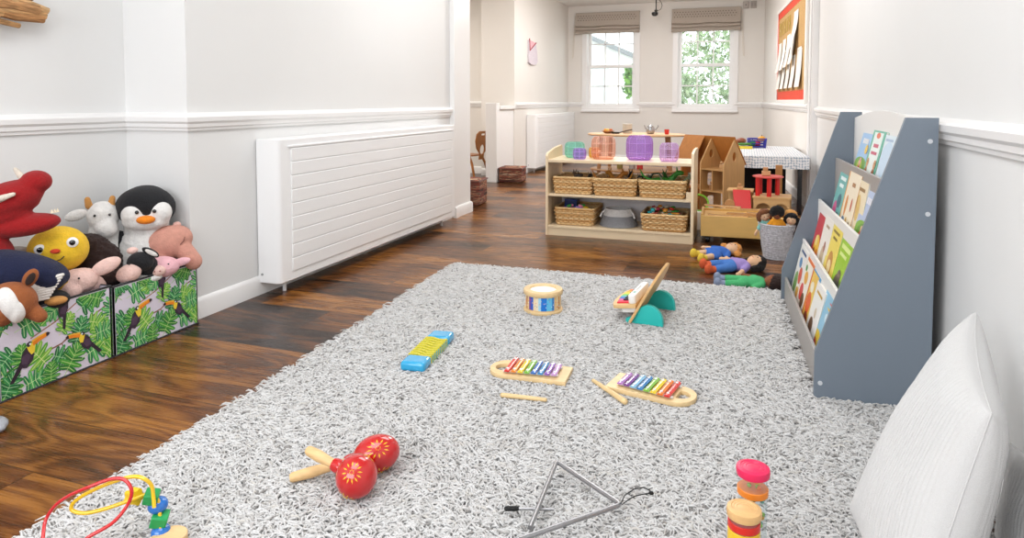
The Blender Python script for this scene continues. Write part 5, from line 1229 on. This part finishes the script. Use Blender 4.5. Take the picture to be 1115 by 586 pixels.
for (x, y, z, s_), nm in (((.17, 6.04, .47, .07), 'stack of plain wooden blocks on the red upper deck'), ((-.035, 6.10, .338, .05), 'small wooden animal block standing on the garage side deck')):
    f_ = thing('wooden_block', nm, 'toy block', (x, y, z)); q = MB(); q.box((-s_ * .5, -s_ * .3, 0), (s_ * .5, s_ * .3, s_ * .55), col=hx('D0A070')); q.build('block', WOOD, f_, bevel=.004)
    q = MB(); q.box((-s_ * .35, -s_ * .25, s_ * .55), (s_ * .2, s_ * .25, s_ * 1.0), col=hx('C08C5A')); q.build('block', WOOD, f_, bevel=.004)
# wooden tray trolley
t = thing('wooden_tray', 'long low yellow-brown wooden drawer of track pieces, right of the toy shelf', 'tray', (-.315, 5.36, 0), R(2))
TW = mat('varnished_pine', hx('DDB268'), rough=.4, nscale=5, namt=.07, stretch=(1, 5, 5))
for nm, a, b in (('front_board', (0, 0, .055), (.68, .018, .215)), ('back_board', (0, .40, .055), (.68, .418, .215)), ('side_board', (0, .018, .055), (.018, .40, .225)), ('side_board', (.662, .018, .055), (.68, .40, .225)), ('base_board', (.018, .018, .06), (.662, .40, .195))):
    q = MB(); q.box(a, b); q.build(nm, TW, t, bevel=.003)
for x in (.05, .63):
    for y in (.06, .36):
        q = MB(); q.cyl((x - .012, y, .028), (x + .012, y, .028), .028, n=18, col=hx('15151A')); q.box((x - .02, y - .02, .03), (x + .02, y + .02, .056), col=hx('15151A')); q.build('wheel', PAINT, t)
T0 = Matrix.Translation((-.315, 5.36, 0)) @ Matrix.Rotation(R(2), 4, 'Z')
for i, (x, y, z, l_, rz, c, cv) in enumerate([(.20, .10, .170, .30, .05, 'D8A870', 0.2), (.34, .16, .185, .28, -.25, 'C99860', -.3), (.46, .10, .19, .26, -.15, 'CFA06A', .3), (.42, .25, .175, .30, .3, 'D2A66E', .2), (.16, .28, .165, .28, -.2, 'DDB07A', 0)]):
    p_ = T0 @ Vector((x, y, .196 + .0125 * i)); f_ = thing('track_piece', ['straight pale', 'curved brown', 'short curved', 'long back', 'straight left-hand'][i] + ' wooden toy track piece lying in the wooden drawer', 'toy track', p_, rz)
    q = MB(); n = 8; P_ = [(-l_ / 2 + l_ * k / n, cv * ((k / n) - .5) ** 2 * l_ * 2) for k in range(n + 1)]
    q.plate([[(a, b - .02) for a, b in P_] + [(a, b + .02) for a, b in P_[::-1]]], 0, .012, col=hx(c)); q.build('track', WOOD, f_, bevel=.002)
    q = MB()
    for s_ in (-.009, .009): q.tube([(a, b + s_, .012) for a, b in P_], .0016, 4, col=hx('8A6238'))
    q.build('groove', WOOD, f_)
f_ = thing('green_loop_toy', 'bright lime green plastic loop toy at the left end of the wooden drawer', 'toy', (-.33, 5.95, .0)); q = MB()
q.tube([(-.05 + .09 * math.cos(a), .02 * math.sin(2 * a), .225 + .07 * math.sin(a)) for a in [2 * PI * k / 24 for k in range(24)]], .008, 8, True, col=hx('7CC42E')); q.tube([(.02, 0, .20), (.06, 0, .17), (.10, 0, .17)], .008, 8, col=hx('7CC42E')); q.build('loop', PAINT, f_)
q = MB(); q.box((-.10, -.06, 0), (.06, .06, .155), col=hx('E6E2DA')); q.build('white_stand', PAINT, f_, bevel=.004)
f_ = thing('toy_truck', 'wooden toy truck with a big round wheel shape, parked left of the red ramp', 'toy vehicle', (-.115, 5.90, 0)); q = MB(); q.box((-.05, -.03, .03), (.05, .03, .20), col=hx('D2A470')); q.build('truck_body', WOOD, f_, bevel=.006)
q = MB(); q.cyl((-.0, -.045, .235), (0, -.02, .235), .042, n=24, col=hx('C08E5A')); q.build('big_wheel', WOOD, f_)
for x in (-.035, .035):
    q = MB(); q.cyl((x, -.045, .03), (x, .045, .03), .028, n=18, col=hx('3A3230')); q.build('wheel', PAINT, f_)
# cloth-covered table in the far corner
t = thing('cloth_table', 'low table under a blue-grey and white patterned cloth in the far right corner', 'table', (-.20, 6.95, 0), 0)
x1_, y1_ = .80, 1.55; hz = .56
def cloth_mat():
    m = bpy.data.materials.new('dotted_oilcloth'); m.use_nodes = True; nt = m.node_tree; N = nt.nodes; L = nt.links; p = N['Principled BSDF']; p.inputs['Roughness'].default_value = .5
    tc = N.new('ShaderNodeTexCoord'); v = N.new('ShaderNodeTexVoronoi'); v.inputs['Scale'].default_value = 40; v.inputs['Randomness'].default_value = .25; sp = N.new('ShaderNodeSeparateXYZ'); ad = N.new('ShaderNodeMath'); ad.operation = 'SUBTRACT'; cb = N.new('ShaderNodeCombineXYZ'); L.new(tc.outputs['Object'], sp.inputs[0]); L.new(sp.outputs[1], ad.inputs[0]); L.new(sp.outputs[2], ad.inputs[1]); L.new(sp.outputs[0], cb.inputs[0]); L.new(ad.outputs[0], cb.inputs[1]); L.new(cb.outputs[0], v.inputs['Vector'])
    cr = N.new('ShaderNodeValToRGB'); e = cr.color_ramp.elements; e[0].position = .46; e[0].color = (*hx('EFF0F2'), 1); e[1].position = .52; e[1].color = (*hx('9FB0C2'), 1); L.new(v.outputs[0], cr.inputs[0]); L.new(cr.outputs[0], p.inputs['Base Color']); return m
q = MB(); q.box((.005, .0, hz - .02), (x1_ - .03, y1_, hz - .004), col=hx('5A4A3C')); q.build('tabletop', MATTE, t)
q = MB(); vs = [(0, 0), (x1_ - .02, 0), (x1_ - .02 - .06, y1_), (0, y1_)]
q.plate([[(-.006, -.006), (x1_ - .02, -.006), (x1_ - .075, y1_ + .004), (-.006, y1_ + .004)]], hz - .004, hz + .001)
for (a, b), (c_, d_) in (((-.006, -.006), (x1_ - .02, -.006)), ((-.006, y1_), (-.006, -.006)), ((x1_ - .02, -.006), (x1_ - .075, y1_))):
    n = 40; V = []; F = []
    L_ = math.hypot(c_ - a, d_ - b); nx, ny = (d_ - b) / L_, -(c_ - a) / L_
    for k in range(n + 1):
        f = k / n; X_, Y_ = a + (c_ - a) * f, b + (d_ - b) * f; w_ = .006 + .006 * math.sin(k * .9)
        V += [(X_, Y_, hz), (X_ + nx * w_, Y_ + ny * w_, hz - .115), (X_ + nx * (w_ + .002), Y_ + ny * (w_ + .002), hz - .115), (X_ + nx * .002, Y_ + ny * .002, hz)]
    for k in range(n):
        i = 4 * k; F += [(i, i + 4, i + 5, i + 1), (i + 3, i + 2, i + 6, i + 7), (i + 1, i + 5, i + 6, i + 2)]
    q.add(V, F)
q.build('patterned_cloth', cloth_mat(), t, ang=60)
for x, y in ((.04, .05), (.70, .05), (.04, 1.48), (.63, 1.48)):
    q = MB(); q.box((x - .02, y - .02, 0), (x + .02, y + .02, hz - .02), col=hx('15161C')); q.build('leg', PAINT, t, bevel=.003)
q = MB(); q.box((.03, 1.40, .0), (.62, 1.42, hz - .02), col=hx('14151B')); q.build('under_table_shade', MATTE, t)  # near-black sheet standing in for the shadow under the table
T0 = Vector((-.20, 6.95, hz + .001))
# things on that table
f_ = thing('blue_basket', 'small blue plastic basket of play food on the patterned cloth', 'basket', at_z(824, 161, hz), R(4)); q = MB()
q.plate([rrect(-.09, -.07, .09, .07, .02)], 0, .006, col=hx('2A2E9A'))
for z in (.02, .05, .08, .105): q.tube([(x * (1 + z), y * (1 + z), z) for x, y in rrect(-.09, -.07, .09, .07, .02)], .006, 5, True, col=hx('2A2E9A'))
for k in range(14):
    P_ = rrect(-.09, -.07, .09, .07, .02); x, y = P_[int(k * len(P_) / 14)]; q.tube([(x, y, 0), (x * 1.1, y * 1.1, .105)], .005, 5, col=hx('2A2E9A'))
q.build('openwork_body', PAINT, f_)
for (dx, dy, dz, c, nm) in ((.05, .0, .10, 'E8A62A', 'orange play fruit on top of the blue basket'), (.0, .02, .05, 'C8304A', 'red play fruit inside the blue basket'), (-.05, .0, .05, '3C9A48', 'green play vegetable inside the blue basket')):
    p_ = at_z(824, 161, hz) + Vector((dx, dy, dz)); h_ = thing('play_food', nm, 'play food', p_ - Vector((0, 0, .035))); q = MB(); q.ell((0, 0, .035), (.045, .04, .035), n=16, m=10, col=hx(c)); q.build('fruit_body', PAINT, h_); q = MB(); q.cyl((0, 0, .066), (.004, 0, .085), .004, n=6, col=hx('5A4A2A')); q.build('stalk', MATTE, h_)
f_ = thing('play_food', 'flat yellow play food piece with a green leaf and brown bun on the cloth', 'play food', at_z(809, 162, hz)); q = MB(); q.plate([rrect(-.11, -.05, .10, .05, .03)], 0, .03, col=hx('EBD23A')); q.build('yellow_slab', PAINT, f_, bevel=.005)
blob('lettuce_leaf', PB(('e', (.0, .02, .05), (.07, .05, .016)), ('e', (.05, .0, .055), (.04, .03, .015))), mat('lettuce', hx('3F7A34'), rough=.6), f_, .006, 1)
q = MB(); q.ell((-.02, .06, .085), (.055, .045, .035), n=18, m=10, col=hx('8A4A2E')); q.build('bun', PAINT, f_)
# dark things below the table
f_ = thing('wooden_crate', 'plain wooden block tower standing under the cloth table, beside the red deck', 'toy block', (.30, 6.72, 0)); q = MB(); q.box((-.03, -.02, 0), (.03, .02, .50), col=hx('B07A44')); q.build('upright', WOOD, f_, bevel=.003); q = MB(); q.box((-.05, -.04, 0), (.05, .04, .03), col=hx('B07A44')); q.build('foot', WOOD, f_, bevel=.003)

# ================================================================== RAG DOLLS
SK = {k: plush('doll_skin_' + k, c) for k, c in (('light', 'E8BE98'), ('brown', '8C5434'), ('tan', 'E6B890'))}
def doll(label, T, skin, hair, top, bottom, shoe, L_=.42, hairstyle='long', lift=0, name='rag_doll', legs=True, group=None):
    """local frame: lying on the back along +X (feet at 0, head at L), face up (+Z)"""
    t = thing(name, label, 'doll', (0, 0, 0), 0, group); t.matrix_basis = T; s_ = L_ / .42
    def e(*a): return a
    b = MB(); b.M = Matrix.Scale(s_, 4)
    if legs:
        for y in (-.030, .030): b.cap((.03, y * 1.25, .030), (.18, y, .032), .020, .024)
    b.ell((.225, 0, .036), (.075, .046, .032)); b.cap((.28, 0, .038), (.33, 0, .042), .018, .018)
    b.ell((.36, 0, .050), (.052, .050, .044), n=24, m=14); b.ell((.352, 0, .094), (.008, .007, .006))
    for y in (-1, 1): b.cap((.285, y * .040, .038), (.20, y * .105, .028), .017, .015); b.ell((.185, y * .115, .027), (.02, .016, .014))
    bd = blob('body', b, skin, t, .005, 4)
    c = MB(); c.M = b.M; c.ell((.24, 0, .037), (.070, .053, .039)); c.cap((.285, -.02, .038), (.285, .02, .038), .028, .028)
    for y in (-1, 1): c.cap((.285, y * .035, .038), (.24, y * .073, .033), .024, .022)
    blob('top', c, FABRICS(top), t, .005, 3)
    c = MB(); c.M = b.M
    if bottom[1] == 'skirt': c.ell((.17, 0, .034), (.055, .075, .034)); c.ell((.20, 0, .036), (.05, .056, .038))
    else:
        c.ell((.19, 0, .036), (.045, .054, .037))
        for y in (-1, 1): c.cap((.08, y * .037, .030), (.18, y * .028, .033), .027, .030)
    blob('trousers' if bottom[1] != 'skirt' else 'skirt', c, FABRICS(bottom[0]), t, .005, 3)
    if legs:
        for y in (-1, 1):
            c = MB(); c.M = b.M; c.ell((.018, y * .040, .036), (.026, .024, .036)); c.cap((.03, y * .038, .030), (.06, y * .037, .030), .024, .023); blob('shoe', c, FABRICS(shoe), t, .005, 3)
    c = MB(); c.M = b.M; c.ell((.375, 0, .042), (.055, .060, .044)); c.ell((.40, 0, .06), (.028, .05, .030))
    if hairstyle == 'bunches':
        for y in (-1, 1): c.ell((.35, y * .070, .040), (.026, .028, .024))
    if hairstyle == 'long':
        for y in (-1, 1): c.ell((.345, y * .055, .030), (.05, .022, .026))
    if hairstyle == 'curly': c.ell((.38, 0, .05), (.060, .070, .05))
    blob('hair', c, plushc(hair), t, .005, 2, .010, .012)
    for y in (-.018, .018):
        q = MB(); q.M = b.M; q.ell((.362, y, .0925), (.0045, .0045, .003), n=8, m=6, col=hx('1A1414')); q.build('eye', PAINT, bd)
    q = MB(); q.M = b.M; q.tube([(.338, -.012, .090), (.334, 0, .0925), (.338, .012, .090)], .0016, 5, col=hx('B03A34')); q.build('mouth', PAINT, bd)
    return t
_fc = {}
def FABRICS(c):
    if c not in _fc: _fc[c] = mat('doll_cloth_' + c, hx(c), rough=.95, nscale=160, namt=.12, bscale=300, bump=.3)
    return _fc[c]
_pc = {}
def plushc(c):
    if c not in _pc: _pc[c] = plush('hair_' + c, c)
    return _pc[c]
def lying(feet, head, roll=0, z=0.002):
    f = at_z(feet[0], feet[1], .03); h = at_z(head[0], head[1], .05); d = Vector((h.x - f.x, h.y - f.y, 0)); a = math.atan2(d.y, d.x)
    return Matrix.Translation((f.x, f.y, z)) @ Matrix.Rotation(a, 4, 'Z'), d.length
T, l_ = lying((756, 279), (806, 269)); doll('rag doll with ginger bunches, blue dress and yellow shoes lying on the floor', T @ Matrix.Rotation(R(14), 4, 'X'), SK['light'], 'D8924A', '3A6CC0', ('3A6CC0', 'skirt'), 'EBCB4A', .40, 'bunches')
T, l_ = lying((765, 291), (826, 285)); doll('rag doll with long black hair, lilac top and blue trousers lying on the floor', T @ Matrix.Rotation(R(12), 4, 'X'), SK['tan'], '15100F', 'A08AC8', ('4A7CC4', 't'), 'D8623A', .42, 'long')
T, l_ = lying((778, 305), (843, 306)); doll('rag doll with dark brown hair and green dungarees lying at the rug edge', T @ Matrix.Rotation(R(12), 4, 'X'), SK['brown'], '2A1712', '4CB070', ('4CB070', 't'), '8A96B0', .385, 'curly')

# big rope basket of dolls
rbx, rby = .225, 5.02
t = thing('rope_basket', 'tall grey and white rope basket full of dolls beside the bookcase', 'basket', (rbx, rby, 0))
q = MB(); coil_basket(q, .088, .125, .235, rings=19, rr=.0075, split=2, c1='C9C9CE', c2='C9C9CE'); o = q.build('coiled_body', mat('twisted_white_rope', rough=.95, nscale=70, namt=.32, bscale=120, bump=1), t)
def upright(x, y, z, tilt, rz, roll=0): return Matrix.Translation((x, y, z)) @ Matrix.Rotation(rz, 4, 'Z') @ Matrix.Rotation(tilt, 4, 'X') @ Matrix.Rotation(roll, 4, 'Y') @ Matrix(((0, 1, 0, 0), (0, 0, -1, 0), (1, 0, 0, 0), (0, 0, 0, 1)))
# after the matrix above a doll stands: +X(body) -> +Z, face (+Z) -> -Y
doll('doll with black curly hair and orange dress sitting up in the tall rope basket', upright(rbx - .015, rby - .028, .070, R(4), .1), SK['brown'], '120D0C', 'F0A02A', ('F0A02A', 'skirt'), 'F0A02A', .30, 'curly', legs=False)
doll('pale-faced doll with long straight black hair at the right of the rope basket', upright(rbx + .050, rby - .012, .045, R(4), -.2, R(10)), SK['light'], '0E0C0E', 'E8E0D8', ('E8E0D8', 'skirt'), 'E8E0D8', .29, 'long', legs=False)
doll('doll with brown hair and turquoise sleeve at the left back of the rope basket', upright(rbx - .05, rby + .035, .06, R(8), .3, R(-14)), SK['light'], '7A4A2C', '8CCFC8', ('8CCFC8', 'skirt'), '8CCFC8', .30, 'long', legs=False)
doll('doll with ginger hair at the right back of the rope basket', upright(rbx + .05, rby + .06, .06, R(10), -.3, R(12)), SK['light'], 'D89A52', 'C8A078', ('C8A078', 'skirt'), 'C8A078', .30, 'bunches', legs=False)
doll('brown-skinned doll with black hair leaning out at the far right of the rope basket', upright(rbx + .055, rby + .01, .05, R(6), -.4, R(34)), SK['brown'], '16100E', '3A2A2A', ('3A2A2A', 'skirt'), '3A2A2A', .30, 'long', legs=False)

# ================================================================== BASKET CONTENTS
def animal(label, loc, rz, s_, c, kind='horse', c2=None, roll=0, pitch=0):
    t = thing('toy_animal', label, 'toy animal', loc, 0, None); t.rotation_euler = (roll, pitch, rz)
    m_ = mat('animal_' + c, hx(c), rough=.5)
    b = MB(); b.M = Matrix.Scale(s_, 4)
    b.ell((0, 0, .055), (.055, .022, .024)); b.cap((.04, 0, .065), (.065, 0, .095), .015, .011); b.ell((.078, 0, .098), (.022, .011, .012))
    for x in (-.038, .038):
        for y in (-.013, .013): b.cap((x, y, .045), (x * 1.05, y, .006), .009, .006)
    b.cap((-.05, 0, .065), (-.085 if kind == 'dino' else -.06, 0, .085 if kind == 'dino' else .03), .009, .004)
    if kind == 'dino': b.cap((-.08, 0, .083), (-.10, 0, .12), .006, .003)
    bd = blob('body', b, m_, t, max(.003, .004 * s_), 2)
    q = MB(); q.M = b.M
    for y in (-1, 1): q.tube([(.068, y * .006, .105), (.066, y * .012, .125)], [.004, .001], 6, col=hx(c2 or c)); 
    q.build('ears', PAINT, bd)
    return t
zz = .352
B1, B2, B3 = (SX + .215), (SX + .560), (SX + .930)
for i, (x, y, dz, rz, s_, c, k, lb) in enumerate([
    (B1 - .07, 5.42, .045, .3, 1.0, '3A2A22', 'h', 'dark brown toy animal at the left of the first upper basket'), (B1 + .01, 5.50, .05, 2.2, 1.0, '6E5A48', 'h', 'grey-brown toy animal in the back of the first upper basket'), (B1 + .07, 5.42, .045, 1.2, .95, '2A2420', 'h', 'black toy animal at the right of the first upper basket'), (B1 - .02, 5.38, .05, -.4, .8, '8A7A5C', 'd', 'khaki toy animal at the front of the first upper basket'),
    (B2 - .06, 5.44, .055, .5, 1.15, 'B8742A', 'd', 'orange-brown toy dinosaur lying in the middle upper basket'), (B2 + .0, 5.50, .06, 2.6, 1.1, 'C4822E', 'd', 'ochre toy dinosaur in the back of the middle upper basket'), (B2 + .06, 5.52, .085, 1.4, 1.0, '1C1C1E', 'h', 'black toy animal standing highest in the middle upper basket'), (B2 + .11, 5.38, .06, .8, .95, '2A2C30', 'h', 'dark grey toy animal at the right front of the middle upper basket'), (B2 - .12, 5.40, .05, 1.0, .8, '5A4634', 'h', 'brown toy animal at the left of the middle upper basket'),
    (B3 - .02, 5.44, .075, .2, 1.25, '3C8A2E', 'd', 'bright green toy dinosaur in the right upper basket'), (B3 + .03, 5.50, .06, 2.0, 1.1, '2F6E2A', 'd', 'dark green toy dinosaur in the back of the right upper basket'), (B3 - .10, 5.42, .055, 1.8, .95, '4A5058', 'h', 'slate grey toy animal at the left of the right upper basket'), (B3 + .10, 5.42, .07, .4, 1.05, '7E8468', 'd', 'grey-green toy dinosaur at the right of the right upper basket'), (B3 - .06, 5.37, .05, .0, .8, '3A3E42', 'h', 'dark toy animal at the front of the right upper basket')]):
    animal(lb, (x, y, zz), rz, s_ * (1.2 + dz * 3), c, 'dino' if k == 'd' else 'horse')
t = thing('curled_snake', 'dark green looped toy snake rising from the right upper basket', 'toy animal', (B3 - .07, 5.47, zz + .075)); q = MB(); q.tube([(-.04, 0, -.075), (-.045, 0, .05), (-.02, .01, .085), (.02, .01, .09), (.05, 0, .06), (.055, 0, .0)], .008, 8, col=hx('1E3A20')); q.build('body', PAINT, t); q = MB(); q.ell((.056, 0, -.004), (.011, .014, .010), n=10, m=8, col=hx('2A4A28')); q.build('head', PAINT, t)
# lower left basket: blue box and coloured pieces
B4, B5 = SX + .225, SX + .945
t = thing('patterned_box', 'dark blue box with an orange flower pattern in the lower left basket', 'box', (B4 - .06, 5.50, .105), R(-8))
q = MB(); q.box((-.055, -.03, 0), (.055, .03, .165), col=hx('16285C')); 
for x, z, c in ((0, .06, 'E8862A'), (-.03, .10, 'D8D2E8'), (.03, .10, '4A7AC8'), (-.03, .03, '4A7AC8'), (.032, .03, 'D8D2E8'), (0, .105, '3A5AB0')): q.plate([circ(x, z, .014, 8)], .030, .0308, M=XZ, col=hx(c))
q.plate([circ(0, .06, .006, 8)], .0309, .0314, M=XZ, col=hx('5A2A10')); q.build('carton', PRINT, t, smooth=False)
q = MB(); q.box((-.056, -.031, .158), (.056, .031, .168), col=hx('24408A')); q.build('lid', PRINT, t, bevel=.002)
g = random.Random(9)
def piece(cx, cy, cz, i, cols, lb, grp):
    t = thing('coloured_piece', lb, 'toy piece', (cx, cy, cz), g.uniform(0, 6), grp); t.rotation_euler = (g.uniform(-.3, .3), g.uniform(-.3, .3), g.uniform(0, 6))
    k = i % 3; q = MB(); c = cols[i % len(cols)]
    if k == 0: q.plate([[(.028 * (1 + .35 * math.cos(5 * a)) * math.cos(a), .028 * (1 + .35 * math.cos(5 * a)) * math.sin(a)) for a in [2 * PI * j / 30 for j in range(30)]]], 0, .006, col=hx(c))
    elif k == 1: q.plate([rrect(-.035, -.014, .035, .014, .008)], 0, .010, col=hx(c))
    else: q.ell((0, 0, .012), (.022, .018, .012), n=14, m=8, col=hx(c))
    q.build('painted_shape', PAINT, t)
for cx_, nm_ in ((B4 + .0, 'left'), (B5, 'right')):
    t_ = thing('puzzle_tray', 'stack of flat wooden puzzle trays inside the lower ' + nm_ + ' basket', 'puzzle', (cx_, 5.35 if nm_ == 'left' else 5.33, .0925))
    for k in range(8):
        q = MB(); q.box((-.125, .0, k * .0135), (.125, .12 if nm_ == 'left' else .29, k * .0135 + .0125), col=hx('D2AE78')); q.build('board', WOOD, t_, bevel=.002)
for i in range(16): piece(B4 + .02 + g.uniform(-.11, .10), 5.36 + g.uniform(.01, .10), .204 + .010 * (i % 3), i, ['D83A2E', 'F0C83A', '3A9A4A', 'F0F0EC', '8C5CC0', 'E88ab0'.upper()], 'small coloured piece heaped in the lower left basket', 'coloured pieces in the lower left basket')
for i in range(26): piece(B5 + g.uniform(-.11, .11), 5.34 + g.uniform(.01, .26), .204 + .010 * (i % 3), i, ['D8402E', '3AA84A', 'F0A23A', '3CC0C8', 'F0E0C8', 'C83A5A', 'EADFC8'], 'coloured cut-out piece heaped in the lower right basket', 'coloured cut-outs in the lower right basket')
# grey rounded toy cut by the left edge of the photograph
p = at_z(-5, 462, .02); t = thing('grey_toy', 'small pale grey rounded toy on the floor at the left edge', 'toy', (p.x, p.y, 0)); blob('body', PB(('e', (0, 0, .022), (.045, .032, .022)), ('e', (.025, -.01, .016), (.028, .02, .016))), mat('grey_plastic', hx('9A9DA4'), rough=.4), t, .004, 2)
